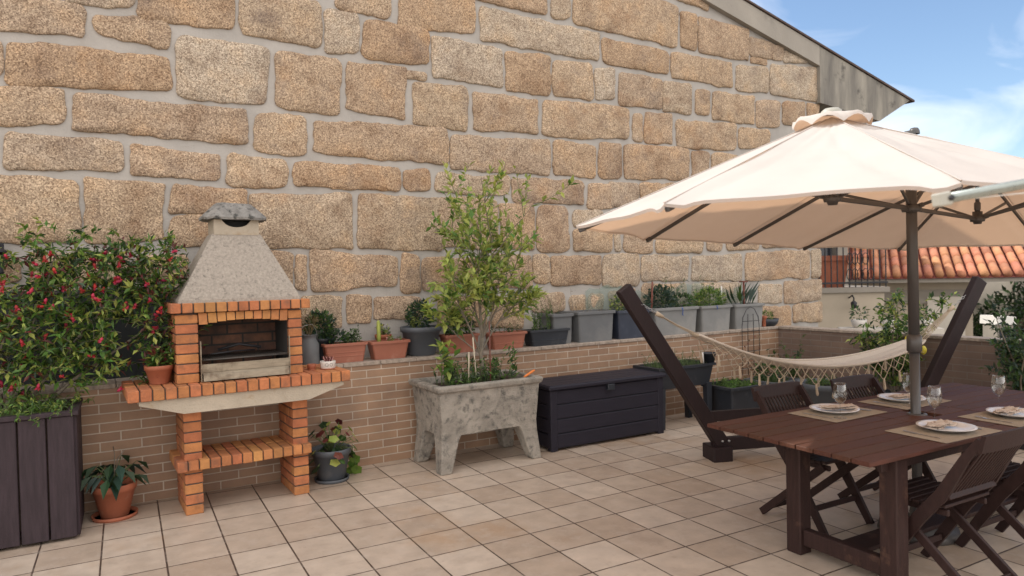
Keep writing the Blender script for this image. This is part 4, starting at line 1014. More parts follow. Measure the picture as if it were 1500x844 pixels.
for (p, d, ln, r_) in ((trunk[3], (-.05, .05, 1), .62, .012), (trunk[2], (-.50, -.05, .85), .58, .010), (trunk[3], (.45, -.05, .85), .60, .011), (trunk[3], (-.30, .25, .9), .6, .010), (trunk[2], (.60, .1, .80), .56, .010), (trunk[3], (.2, -.35, 1), .50, .010), (trunk[2], (-.15, -.4, .9), .45, .009), (trunk[3], (-.12, 0, 1), .80, .009), (trunk[2], (-.85, 0, .45), .42, .007), (trunk[3], (.05, 0, 1), .86, .010)):
    grow(p, Vector(d).normalized(), ln, r_, 2)
m.build('trunk', t); lv.build('crown', t); rng = keep
t = thing('planter_undergrowth', 'dark green undergrowth with light stakes around the lemon tree foot', 'plants', PC + Vector((0, 0, .655)), 0)
m = MB()
for _ in range(60):
    twig(m, (rng.uniform(-.32, .30), rng.uniform(-.18, .15), 0), (rng.uniform(-.3, .3), rng.uniform(-.3, .2), 1), 16, rng.uniform(.08, .26), .045, ['leaf_green', 'leaf_dark', 'leaf_green', 'leaf_bright'], asp=.35)
for x in (.30, .335): twig(m, (x, -.1, 0), (.05, 0, 1), 34, .34, .055, ['leaf_green', 'leaf_dark', 'leaf_bright'], asp=.33)
for x in (-.30, -.26): twig(m, (x, -.1, 0), (-.05, 0, 1), 34, .36, .055, ['leaf_green', 'leaf_dark'], asp=.33)
for _ in range(5): twig(m, (rng.uniform(-.42, -.25), -.15, .05), (rng.uniform(-.3, .1), -.2, .9), 9, .34, .10, ['leaf_lime', 'leaf_bright'], asp=.5)
m.build('foliage', t)
for x, h_, mt, dx in ((-.13, .30, 'stake', .01), (-.05, .42, 'stake', -.03), (.08, .55, 'rust', 0)):
    m = MB(); m.tube([(x, -.13, -.03), (x + dx, -.13, h_)], .006, mt, 6); m.build('stake', t)
t = thing('hand_trowel', 'small garden tool with orange handle leaning on concrete planter rim', 'garden tool', PC + Vector((.30, -.20, .67)), 0)
m = MB(); m.tube([(.0, 0, .0), (.07, 0, .035)], [.004, .004], 'steel', 6); m.build('shaft', t)
m = MB(); m.tube([(.07, 0, .035), (.09, 0, .045), (.16, 0, .08), (.18, 0, .088)], [.008, .011, .011, .007], 'orange_plastic', 8); m.build('handle', t)
m = MB(); m.prism([(-.09, -.045), (-.02, -.025), (.005, .002), (-.005, .006), (-.06, -.01)], -.02, .02, 'steel'); m.build('blade', t, True)

# ---------------------------------------------------------------- storage chest
t = thing('storage_chest', 'long dark purple grey plank storage chest against the brick parapet', 'chest', (3.955, 5.49, 0), .012)
m = MB(); W2, D2 = .655, .215
for k in range(4):
    z0 = .022 + k * .132
    m.cbox(-W2 + .05, W2 - .05, -D2 - .004, -D2 + .014, z0 + .003, z0 + .129, 'chest_plastic', .006); m.cbox(-W2 + .05, W2 - .05, D2 - .014, D2 + .004, z0 + .003, z0 + .129, 'chest_plastic', .006)
    m.cbox(-W2 - .004, -W2 + .014, -D2 + .03, D2 - .03, z0 + .003, z0 + .129, 'chest_plastic', .006); m.cbox(W2 - .014, W2 + .004, -D2 + .03, D2 - .03, z0 + .003, z0 + .129, 'chest_plastic', .006)
m.box(-W2 + .02, W2 - .02, -D2 + .012, D2 - .012, .02, .55, 'dark_plastic'); m.build('panel', t)
for sx in (-1, 1):
    for sy in (-1, 1):
        m = MB(); m.cbox(min(sx * W2, sx * (W2 - .055)) - .008, max(sx * W2, sx * (W2 - .055)) + .008, min(sy * D2, sy * (D2 - .045)) - .01, max(sy * D2, sy * (D2 - .045)) + .01, 0, .553, 'chest_plastic', .006); m.build('corner_post', t)
m = MB(); m.cbox(-W2 - .03, W2 + .03, -D2 - .035, D2 + .03, .556, .592, 'chest_plastic', .008)
for k in range(4): m.cbox(-W2 - .02, W2 + .02, -D2 - .02 + k * .117, -D2 + .092 + k * .117, .588, .598, 'chest_plastic', .005)
m.build('lid', t)
m = MB(); m.cbox(-.04, .04, -D2 - .040, -D2 - .0055, .50, .555, 'dark_plastic', .004); m.build('latch', t)

# ---------------------------------------------------------------- tubs on the floor at the back
t = thing('raised_bed', 'dark raised herb bed on slim legs behind the left hammock post', 'planter', (5.02, 5.55, 0), .03)
def rq2(x, y, z): return [(-x, -y, z), (x, -y, z), (x, y, z), (-x, y, z)]
m = MB(); m.loft([rq2(.34, .15, .40), rq2(.375, .18, .60), rq2(.40, .20, .60), rq2(.40, .20, .625), rq2(.355, .165, .625), rq2(.35, .16, .58)], 'dark_plastic', False); m.add(rq2(.34, .15, .40), [(3, 2, 1, 0)], 'dark_plastic'); m.build('tray', t)
for sx in (-1, 1):
    for sy in (-1, 1): m = MB(); m.prism([(sx * .33 - .028, 0), (sx * .33 + .028, 0), (sx * .325 + .036, .42), (sx * .325 - .036, .42)], sy * .14 - .03, sy * .14 + .03, 'dark_plastic'); m.build('leg', t, True)
m = MB(); m.add(rq2(.352, .162, .592), [(0, 1, 2, 3)], 'soil'); m.build('soil', t)
def f_(m):
    for _ in range(320): twig(m, (rng.uniform(-.33, .33), rng.uniform(-.14, .14), .59), (rng.uniform(-.5, .5), rng.uniform(-.5, .5), 1), 5, rng.uniform(.03, .10 if rng.random() < .85 else .22), .02, ['leaf_green', 'leaf_dark'], asp=.35)
fol(t, f_)
m = MB(); m.tube([(.30, -.12, .58), (.265, -.14, .74)], .008, 'white_paint', 6); m.build('label_stick', t)
t = thing('garden_bucket', 'small black bucket with white handle tool on the raised herb bed end', 'bucket', (5.40, 5.44, .626), .1)
m = MB(); m.lathe([(0, 0), (.055, 0), (.075, .09), (.08, .09), (.08, .1), (.068, .1), (.05, .01)], 'dark_plastic', 18); m.build('bucket', t)
def herb(x, y, n, z, h_, mats, ls=.028):
    def g_(m):
        for _ in range(n): twig(m, (rng.uniform(-x, x), rng.uniform(-y, y), z), (rng.uniform(-.7, .7), rng.uniform(-.8, .5), 1), 8, rng.uniform(.3, 1) * h_, ls, mats, asp=.5)
    return g_
t = box_pot('floor_planter', 'square dark planter full of bright basil like herbs near the raised bed', (5.72, 5.40, 0), .50, .42, .37, 'dark_plastic', .88, .02, .03, rz=.0)
fol(t, herb(.21, .17, 190, .32, .11, ['leaf_bright', 'leaf_green', 'leaf_bright']))
t = box_pot('floor_planter', 'grey planter with raised rim behind the hammock fringe', (6.35, 5.42, 0), .44, .40, .36, 'grey_plastic', .86, .02, .03, rz=.05)
fol(t, lambda m: (herb(.16, .13, 60, .32, .16, ['leaf_dark', 'leaf_green'])(m), clump(m, (.02, .1, .43), (.17, .1, .12), 260, .05, ['leaf_dark', 'leaf_green'])))
t = round_pot('flower_pot', 'large round grey pot with thick rim behind the left back chair', (6.50, 4.86, 0), .17, .26, .38, 'grey_plastic', rim=.04)
fol(t, herb(.17, .17, 90, .33, .12, ['leaf_green', 'leaf_bright', 'leaf_dark']))
t = round_pot('flower_pot', 'small dark pot with leafy weed at the foot of the clinker wall corner', (6.85, 5.58, 0), .09, .12, .2, 'dark_plastic')
fol(t, lambda m: (spiky(m, 16, -.08, .08, .16, .6, .06, ['leaf_green', 'leaf_dark'], nl=20)))

def bush(lab, loc, pot_r, pot_h, W_, H_, n, seed, potlab, lemons=0, mats=('leaf_green', 'leaf_dark', 'leaf_bright', 'leaf_lime'), ls=.062, stems=7):
    global rng
    keep = rng; rng = random.Random(seed)
    p = round_pot('flower_pot', potlab, loc, pot_r * .8, pot_r, pot_h, 'dark_plastic')
    t = thing('citrus_bush', lab, 'bush', Vector(loc) + Vector((0, 0, pot_h - .05)), 0); m = MB(); lv = MB(); tips = []
    for k in range(stems):
        a = k * 2.4; ln = H_ * rng.uniform(.55, 1.0); d = Vector((math.cos(a) * W_ * .8, math.sin(a) * W_ * .5, H_)).normalized(); p_ = Vector((rng.uniform(-.03, .03), rng.uniform(-.03, .03), 0)); pts = [p_.copy()]
        for i in range(7): d = (d + rv(.16)).normalized(); p_ = p_ + d * ln / 7; pts.append(p_.copy())
        m.tube(pts, [.010 - .001 * i for i in range(8)], 'bark', 6, cap=False); tips += pts[2:]
    for _ in range(n):
        b = rng.choice(tips); d = Vector((rng.uniform(-1, 1) * W_ * 1.5, rng.uniform(-1, 1) * W_, rng.uniform(-.15, .9))).normalized(); twig(lv, b, d, 12, rng.uniform(.1, .26), ls, list(mats), 'stem_green', r=.002, asp=.45)
    m.build('stems', t); lv.build('crown', t)
    for k in range(lemons):
        b = rng.choice(tips) + Vector((rng.uniform(-.15, .15), -.15, rng.uniform(-.1, .1))); m = MB(); m.lathe([(.002, -.045), (.02, -.03), (.028, -.008), (.028, .012), (.018, .034), (.003, .045)], 'lemon', 14, b); m.build('lemon', t)
    rng = keep
bush('bushy lemon shrub behind the hammock left of the parasol pole', (6.78, 4.25, 0), .20, .32, .62, 1.12, 190, 21, 'black pot of the lemon shrub behind the parasol pole', lemons=2, stems=9)
bush('leafy shrub at the right edge behind the table end', (6.85, 3.10, 0), .20, .34, .55, .95, 180, 22, 'black pot of the leafy shrub at the right edge', mats=('leaf_green', 'leaf_dark', 'leaf_dark', 'leaf_blue', 'leaf_green'), stems=9)
t = round_pot('flower_pot', 'low dark pot with small plant beside the lemon shrub', (6.75, 4.62, 0), .12, .16, .26, 'grey_plastic')
fol(t, lambda m: clump(m, (0, 0, .30), (.15, .13, .1), 260, .05, ['leaf_dark', 'leaf_green']))

# ================================================================ hammock and its stand
LT = Vector((3.47, 4.42, 1.475)); LB = Vector((4.40, 4.28, .10)); RTp = Vector((6.90, 3.52, 1.46)); RB = Vector((6.06, 3.72, .10))
ax = (RB - LB); ax.z = 0; ax.normalize(); nx = Vector((-ax.y, ax.x, 0))
t = thing('hammock_stand', 'dark brown wooden stand with two slanted posts holding the hammock', 'hammock stand', (5.23, 4.0, 0))
off = Vector((5.23, 4.0, 0))
for a, b in ((LB, LT), (RB, RTp)):
    m = MB(); m.bar(a - off - (b - a).normalized() * .03, b - off, .07, .125, 'stand_wood', up=nx if False else (0, 0, 1), c=.006); o = m.build('post', t)
m = MB(); m.bar(LB - off + Vector((0, 0, .03)) - ax * .1, RB - off + Vector((0, 0, .03)) + ax * .1, .065, .11, 'stand_wood', c=.006); m.build('base_beam', t)
m = MB(); m.bar(LB.lerp(LT, .20) - off, RB.lerp(RTp, .20) - off, .05, .085, 'stand_wood', c=.006); m.build('tie_beam', t)
for P_, s_ in ((LB, -1), (RB, 1)):
    m = MB(); a = P_ - off + ax * s_ * .07; a.z = .055
    a += ax * (.02 if s_ < 0 else 0); m.bar(a - nx * .10, a + nx * .12, .17, .13, 'stand_wood', c=.006); m.build('cross_foot', t)
    m = MB()
    for k in (-1, 1):
        c = P_ - off + Vector((0, 0, .06)) - nx * .037 + ax * k * .03; m.tube([c, c - nx * .012], .010, 'chain_metal', 8)
    m.build('bolt', t)
for P_ in (LT, RTp):
    m = MB(); d = (ax if P_ is LT else -ax); c = P_ - off + d * .055 - Vector((0, 0, .07)); m.tube([c - d * .03, c + d * .02, c + d * .03 + Vector((0, 0, -.02)), c + d * .015 + Vector((0, 0, -.035))], .005, 'chain_metal', 6); m.build('hook', t)

HM = thing('hammock', 'cream cotton hammock with knotted fringe hanging between two slanted posts', 'hammock', off)
A0 = LT + ax * .085 - Vector((0, 0, .09)) - off; A1 = RTp - ax * .085 - Vector((0, 0, .09)) - off
S0 = Vector((4.04, 4.22, 1.085)) - off; S1 = Vector((6.22, 3.69, .94)) - off
def chain(a, b, mt='chain_metal'):
    m = MB(); d = b - a; n_ = max(2, int(d.length / .028)); d = d / n_
    for k in range(n_):
        c = a + d * (k + .5); u = d.normalized(); s_ = u.orthogonal().normalized(); s_.rotate(Matrix.Rotation(k * math.pi / 2, 3, u))
        m.tube([c + u * .019 * math.cos(q) + s_ * .009 * math.sin(q) for q in [i * math.pi / 4 for i in range(9)]], .0028, mt, 4)
    return m
mid0 = A0.lerp(S0, .40) - Vector((0, 0, .01)); mid1 = A1.lerp(S1, .38)
chain(A0, mid0).build('chain', HM); chain(A1, mid1).build('chain', HM)
def cs(t_):  # centre line of the cloth
    p = S0.lerp(S1, t_); sag = .265; return p - Vector((0, 0, 4 * sag * t_ * (1 - t_) * (1 - .05 * (t_ - .5))))
def halfw(t_): return .075 + .125 * math.sin(math.pi * min(1, max(0, t_))) ** .55
def cloth(t_, v):   # v from -1 near edge to 1 far edge
    return cs(t_) + nx * (halfw(t_) * v) + Vector((0, 0, .035 * (v * v) * math.sin(math.pi * t_) - .006 * math.sin(v * 9 + t_ * 4)))
m = MB(); vs = []; fs = []; NT, NV = 60, 14
for i in range(NT + 1):
    for k in range(NV + 1): vs.append(cloth(i / NT, -1 + 2 * k / NV))
for i in range(NT):
    for k in range(NV): a = i * (NV + 1) + k; fs.append((a, a + NV + 1, a + NV + 2, a + 1))
m.add(vs, fs, 'hammock_cloth', True)
for v in (-1, 1): m.tube([cloth(i / NT, v) for i in range(NT + 1)], .011, 'hammock_cloth', 6)
o = m.build('cloth', HM); sm = o.modifiers.new('thickness', 'SOLIDIFY'); sm.thickness = .006
for Sx, Mx, tt in ((0, mid0, 0), (1, mid1, 1)):
    m = MB()
    for k in range(11):
        v = -1 + 2 * k / 10; q = cloth(tt, v); mm_ = Mx.lerp(q, .5) + Vector((0, 0, -.008)) + nx * v * .008; m.tube([Mx + nx * v * .012, mm_, q], .0024, 'cord', 4, cap=False)
    d = (cloth(tt, 0) - Mx).normalized(); m.tube([Mx - d * .02, Mx, Mx + d * .05], [.02, .019, .013], 'cord', 8)
    m.build('suspension_cords', HM)
    m = MB(); m.tube([cloth(tt, -1.1), cloth(tt, -.4) - Vector((0, 0, .006)), cloth(tt, .4) - Vector((0, 0, .006)), cloth(tt, 1.1)], [.010, .013, .013, .010], 'cord', 7); m.build('braided_bar', HM)
for side, ctop in ((-1, .0), (1, .0)):
    m = MB(); n_ = 26; rowh = .055; tas = []
    def nd(i, r_):
        t_ = min(.985, max(.015, (i + .5 * (r_ % 2)) / n_)); w_ = math.sin(math.pi * t_) ** .35
        p = cloth(t_, side) - Vector((0, 0, .012 + rowh * r_ * w_ * (1 + .12 * math.sin(i * 1.3 + r_)))) + nx * side * (.016 * r_); return p + Vector((0, 0, 0)) + ax * .006 * math.sin(i * 2.1 + r_ * 3)
    for r_ in range(2):
        for i in range(1, n_ - 1):
            a = nd(i, r_); b = nd(i if r_ % 2 == 0 else i + 1, r_ + 1); c = nd(i - 1 if r_ % 2 == 0 else i, r_ + 1)
            m.tube([a, b], .0028, 'cord', 4, cap=False); m.tube([a, c], .0028, 'cord', 4, cap=False)
    i = 1
    while i < n_ - 1:
        tip = nd(i, 2).lerp(nd(i + 1, 2), .5) - Vector((0, 0, .045)); 
        for q in (i, i + 1): m.tube([nd(q, 2), (nd(q, 2) + tip) / 2 + Vector((0, 0, -.006)), tip], .0032, 'cord', 4, cap=False)
        tas.append(tip); i += 2
    m.build('fringe_net', HM)
    for p in tas:
        m = MB(); dx = ax * rng.uniform(-.012, .012); m.tube([p + Vector((0, 0, .012)), p, p + dx * .4 - Vector((0, 0, .035)), p + dx - Vector((0, 0, .075)), p + dx - Vector((0, 0, .09))], [.006, .008, .010, .013, .006], 'cord', 6); m.build('tassel', HM)

# ================================================================ dining table
TX0, TX1, TY0, TY1, TZ = 2.93, 5.44, 1.96, 2.98, .715
tc_ = Vector(((TX0 + TX1) / 2, (TY0 + TY1) / 2, 0))
T = thing('dining_table', 'long dark reddish brown slatted wooden table under the parasol', 'table', tc_)
hx, hy = (TX1 - TX0) / 2, (TY1 - TY0) / 2
m = MB(); n_ = 10; w = 2 * hy / n_
for k in range(n_):
    y0 = -hy + k * w
    segs = ((-hx, -.30), (-.296, .30), (.304, hx)) if True else ()
    for a, b in segs:
        if abs((a + b) / 2) < .1 and 4 <= k <= 5:
            m.cbox(a, -.045, y0 + .004, y0 + w - .004, TZ - .022, TZ + rng.uniform(-.0006, .0006), 'table_wood', .003); m.cbox(.045, b, y0 + .004, y0 + w - .004, TZ - .022, TZ, 'table_wood', .003)
        else: m.cbox(a, b, y0 + .004, y0 + w - .004, TZ - .022, TZ + rng.uniform(-.0006, .0006), 'table_wood', .003)
m.build('tabletop', T)
m = MB(); 
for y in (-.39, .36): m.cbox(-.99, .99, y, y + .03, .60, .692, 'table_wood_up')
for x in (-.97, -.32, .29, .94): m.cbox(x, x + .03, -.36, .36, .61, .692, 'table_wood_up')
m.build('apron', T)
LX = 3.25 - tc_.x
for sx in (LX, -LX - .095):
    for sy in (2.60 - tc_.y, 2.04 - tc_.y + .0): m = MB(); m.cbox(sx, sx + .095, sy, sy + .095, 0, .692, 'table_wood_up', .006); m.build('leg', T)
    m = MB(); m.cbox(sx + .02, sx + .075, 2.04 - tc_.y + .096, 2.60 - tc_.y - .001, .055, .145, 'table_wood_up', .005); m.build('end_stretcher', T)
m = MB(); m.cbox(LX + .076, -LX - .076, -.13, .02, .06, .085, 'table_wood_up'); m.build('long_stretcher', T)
m = MB(); m.lathe([(.036, TZ - .03), (.05, TZ - .03), (.055, TZ + .004), (.040, TZ + .008), (.036, TZ + .004)], 'umbrella_metal', 20, (4.125 - tc_.x, 2.46 - tc_.y, 0)); m.build('parasol_ring', T)

# ---------------------------------------------------------------- folding chairs
def make_chair():
    t = thing('folding_chair', '', 'chair'); W_ = .225; mt = 'chair_wood'
    top = Vector((0, -.27, .80)); bot = Vector((0, .24, .0)); d = (bot - top)
    for s_ in (-1, 1):
        m = MB(); pts = [(top.y, top.z), (-.20, .70), (-.09, .50), (.02, .36), (bot.y, bot.z)]; x = s_ * (W_ - .012)
        prof = []; off_ = .029
        P_ = [Vector((0, y, z)) for y, z in pts]; L_ = []; R_ = []
        for i, p in enumerate(P_):
            dd = (P_[min(i + 1, 4)] - P_[max(0, i - 1)]).normalized(); nn = Vector((0, -dd.z, dd.y)); w_ = (.017, .021, .030, .031, .025)[i]
            L_.append((p + nn * w_)); R_.append((p - nn * w_))
        poly = [(q.y, max(q.z, 0)) for q in L_] + [(q.y, max(q.z, 0)) for q in R_[::-1]]
        m.prism(poly, x - .011, x + .011, mt, 'x'); m.build('back_rail', t, True)
        m = MB(); x2 = s_ * (W_ - .040); a = Vector((x2, .21, .415)); b = Vector((x2, -.26, .012)); m.bar(a, b, .022, .046, mt); m.build('leg', t)
    m = MB(); pts = []
    for i in range(13):
        x = -W_ + 2 * W_ * i / 12; q = (i / 6 - 1); cz = .005 * (1 - q * q); cy = -.012 * (1 - q * q)
        pts.append((x, cy, cz))
    rings = [[(x, -.278 + cy, .742), (x, -.258 + cy, .739), (x, -.278 + cy, .824 + cz), (x, -.299 + cy, .826 + cz)] for x, cy, cz in pts]
    m.loft(rings, mt); m.build('top_rail', t, True)
    m = MB(); 
    for i in range(13):
        x = -.183 + i * .0305; q = x / .2; cy = -.012 * (1 - q * q); m.bar((x, -.264 + cy, .755), (x, -.118, .515), .0165, .010, mt, up=(0, 1, .5), c=.002)
    m.build('back_slats', t)
    m = MB(); m.bar((-W_ + .02, -.112, .505), (W_ - .02, -.112, .505), .022, .045, mt, up=(0, .45, 1)); m.build('lower_rail', t)
    m = MB()
    for i in range(8):
        y = -.10 + i * .043; m.cbox(-W_ + .03, W_ - .03, y, y + .037, .424 + .0009 * (i - 3.5) ** 2, .440 + .0009 * (i - 3.5) ** 2, mt, .003)
    for s_ in (-1, 1): m.cbox(s_ * .165 - .010, s_ * .165 + .010, -.10, .24, .392, .4225, mt)
    m.build('seat', t)
    m = MB(); m.bar((-W_ + .05, -.20, .062), (W_ - .05, -.20, .062), .016, .034, mt); m.build('stretcher', t)
    m = MB(); m.bar((-W_ + .025, .145, .145), (W_ - .025, .145, .145), .016, .034, mt); m.build('stretcher', t)
    return t
CH = [(3.605, 2.00, 0, 'folding wooden chair in the foreground with its back nearest the camera'),
      (4.33, 1.98, 0, 'folding wooden chair cut by the right edge, second on the near side of the table'),
      (3.80, 2.93, math.pi, 'folding wooden chair on the far side of the table, left one, behind the left wineglass'),
      (4.47, 2.84, math.pi, 'folding wooden chair on the far side of the table nearer the parasol pole'),
      (5.06, 1.98, 0, 'folding wooden chair beyond the right edge at the near side of the table')]
ch0 = make_chair()
for i, (x, y, a, lab) in enumerate(CH[:4]):
    c = ch0 if i == 0 else copy_tree(ch0); c.location = (x, y, 0); c.rotation_euler = (0, 0, a); c['label'] = lab; c['group'] = 'folding chairs round the table'

# ---------------------------------------------------------------- place settings
def bez(n): return [i / n for i in range(n + 1)]
SET = [(3.78, 2.745, 0, 'far side left, nearest the free table end'), (3.805, 2.13, 1, 'near side, in front of the nearest chair'),
       (4.44, 2.73, 0, 'far side, behind the parasol pole'), (4.47, 2.11, 1, 'near side at the right picture edge')]
GL = [(3.65, 2.63), (3.955, 2.26), (4.31, 2.62), (4.63, 2.26)]
def placemat():
    m = MB(); m.cbox(-.25, .25, -.165, .165, 0, .003, 'placemat', .001)
    return m
def plate(m):
    m.lathe([(0, .004), (.075, .004), (.082, .001), (.088, .004), (.125, .018), (.142, .022), (.142, .025), (.125, .022), (.09, .009), (.07, .007), (0, .007)], 'porcelain', 40)
def napkin(m, seed):
    r2 = random.Random(seed); nxn, nyn = 26, 12; 
    for layer in range(2):
        vs = []; fs = []
        for i in range(nxn + 1):
            for k in range(nyn + 1):
                u = -1 + 2 * i / nxn; v = -1 + 2 * k / nyn
                wdt = .050 * (1 - .35 * (1 - abs(u)) ** 2 * .8) if layer == 0 else .040 * (1 - .2 * abs(u))
                x = u * .115 * (1 - .05 * layer); y = v * wdt + .008 * math.sin(u * 5 + seed) + layer * .004
                z = .0255 + layer * .008 + .003 * math.sin(v * 4.5 + u * 2 + seed) * (1 - .3 * layer) + abs(noise.noise(Vector((u * 2.5, v * 2, seed + layer * 5)))) * .011 + .004 * abs(u)
                vs.append((x, y, z))
        for i in range(nxn):
            for k in range(nyn): a = i * (nyn + 1) + k; fs.append((a, a + nyn + 1, a + nyn + 2, a + 1))
        m.add(vs, fs, 'napkin', True)
def fork(m, x, knife=False):
    if knife: m.loft([[(x - .005, -.095, .0045), (x + .005, -.095, .0045), (x + .005, -.095, .008), (x - .005, -.095, .008)], [(x - .005, 0, .0045), (x + .005, 0, .0045), (x + .005, 0, .008), (x - .005, 0, .008)], [(x - .008, .05, .005), (x + .006, .05, .005), (x + .006, .05, .0065), (x - .008, .05, .0065)], [(x - .001, .105, .005), (x + .002, .105, .005), (x + .002, .105, .006), (x - .001, .105, .006)]], 'chain_metal')
    else:
        m.bar((x, -.095, .006), (x, .035, .006), .008, .003, 'chain_metal', c=.001); m.bar((x, .035, .006), (x, .06, .007), .022, .002, 'chain_metal', c=.0006)
        for q in (-.009, -.003, .003, .009): m.bar((x + q, .06, .007), (x + q, .10, .009), .0035, .002, 'chain_metal', c=.0006)
for i, (x, y, near, where) in enumerate(SET):
    z0 = TZ + .0015; a = (0 if near else math.pi) + (.03, -.02, .02, -.03)[i]
    p = placemat().build('placemat'); p.location = (x, y, z0); p.rotation_euler = (0, 0, a); tag(p, 'woven beige placemat on the ' + where, 'placemat', 'placemats on the table')
    m = MB(); plate(m); p = m.build('dinner_plate'); p.location = (x + (.03 if near else .0), y + (.0 if near else .02), z0 + .0035); tag(p, 'white dinner plate on the ' + where, 'plate', 'plates on the table')
    m = MB(); napkin(m, i + 1); p = m.build('napkin'); p.location = (x + (.0 if near else .02), y + (.02 if near else .01), z0 + .0005); p.rotation_euler = (0, 0, (-.25, .12, -.2, .15)[i]); tag(p, 'crumpled beige patterned napkin on the plate, ' + where, 'napkin', 'napkins on the plates')
    sm = p.modifiers.new('thickness', 'SOLIDIFY'); sm.thickness = .0016
    for kn, xx in ((False, -.185), (True, .185)):
        m = MB(); fork(m, 0, kn); p = m.build('table_knife' if kn else 'table_fork'); p.location = Vector((x, y, z0 - .0005)) + Matrix.Rotation(a, 3, 'Z') @ Vector((xx + (.03 if near else 0) * 0, 0, 0)); p.rotation_euler = (0, 0, a)
        tag(p, ('steel knife beside plate on the ' if kn else 'steel fork beside plate on the ') + where, 'knife' if kn else 'fork', 'knives on the placemats' if kn else 'forks on the placemats')
glab = ['stemmed wineglass by the leftmost plate on far side of table', 'stemmed wineglass just right of the parasol pole, near side', 'stemmed wineglass just left of the parasol pole, far side', 'stemmed wineglass at the right picture edge']
for i, (x, y) in enumerate(GL):
    t = thing('wine_glass', glab[i], 'wineglass', (x, y, TZ + .005), 0, 'wineglasses on the table')
    m = MB(); m.lathe([(0, .0), (.034, 0), (.0345, .0014), (.018, .004), (.005, .010), (.0036, .022), (.0034, .07), (.005, .084), (0, .088)], 'glass', 28); m.build('stem', t)
    m = MB(); pr = [(.005, .083), (.014, .088), (.028, .103), (.037, .125), (.0395, .145), (.037, .17), (.0325, .195), (.0305, .205)]
    m.lathe(pr + [(.0295, .205), (.0315, .195), (.036, .17), (.0385, .145), (.036, .125), (.027, .1045), (.013, .0905), (.0, .089)], 'glass', 32); m.build('bowl', t)

# ================================================================ double parasol
PCX, PCY, TH = 4.125, 2.46, .141
U = thing('double_parasol', 'long cream double parasol with grey pole standing through the table', 'parasol', (PCX, PCY, 0), TH)
a_, r0, r45, w_, zh, zp, zt = .946, 1.304, 1.314, 1.273, 1.819, 2.35, 2.385
k_ = math.sqrt(.5); t1, t2 = -.026, -.013
def Q(s_, p, z): return Vector((s_, p, z + t1 * s_ + t2 * p))
ends = [(-a_ - r0, 0), (-a_ - k_ * r45, k_ * r45), (-a_, w_), (0, w_), (a_, w_), (a_ + k_ * r45, k_ * r45), (a_ + r0, 0), (a_ + k_ * r45, -k_ * r45), (a_, -w_), (0, -w_), (-a_, -w_), (-a_ - k_ * r45, -k_ * r45)]
hub_of = [-1, -1, -1, 0, 1, 1, 1, 1, 1, 0, -1, -1]
def apex(h): return Q(a_ * h, 0, zp if h else zt)
ribs = [(apex(h), Q(s_, p, zh)) for (s_, p), h in zip(ends, hub_of)]
m = MB(); NS, NR = 26, 20
for i in range(12):
    A, E0 = ribs[i]; B_, E1 = ribs[(i + 1) % 12]; vs = []; fs = []
    for r_ in range(NR + 1):
        t_ = r_ / NR
        for k in range(NS + 1):
            u = k / NS; top = A.lerp(B_, u); hem = E0.lerp(E1, u)
            cen = top.lerp((apex(hub_of[i]) + apex(hub_of[(i + 1) % 12])) / 2, 0)
            p = top.lerp(hem, t_); bow = 4 * u * (1 - u)
            ln = (E1 - E0).length
            p = p - Vector((0, 0, 1)) * (.060 * bow * t_ * (1.0 - .80 * t_) * ln) + (top - hem).normalized() * (.030 * bow * t_ ** 3 * ln)
            p.z += noise.noise(Vector((p.x * 2.2, p.y * 2.2, i * 3.0))) * .012 * t_
            # long tension creases
            p.z += .011 * math.sin((u - .1 * t_) * 19 / (.45 + t_) + i) * t_ * bow * (1.15 - t_)
            fd = ((u - .06) - .42 * (1 - t_)) / .05; p.z -= .020 * math.exp(-fd * fd) * t_ * (i in (11, 0, 10, 5)); fd = ((u - .93) + .30 * (1 - t_)) / .04; p.z -= .014 * math.exp(-fd * fd) * t_ * (i % 2)
            vs.append(p)
    for r_ in range(NR):
        for k in range(NS): q = r_ * (NS + 1) + k; fs.append((q, q + NS + 1, q + NS + 2, q + 1))
    m.add(vs, fs, 'canvas', True)
    hemv = vs[NR * (NS + 1):]
    m.add([v for v in hemv] + [v + Vector((0, 0, -.013)) + (v - Vector((0, 0, v.z))).normalized() * -.006 for v in hemv], [(k, k + 1, k + NS + 2, k + NS + 1) for k in range(NS)], 'canvas', True)
    m.tube([(apex(hub_of[i]).lerp(E0, .04 + .96 * q)) + Vector((0, 0, .002)) for q in bez(8)], .0028, 'canvas', 5, cap=False)
m.build('canopy', U)
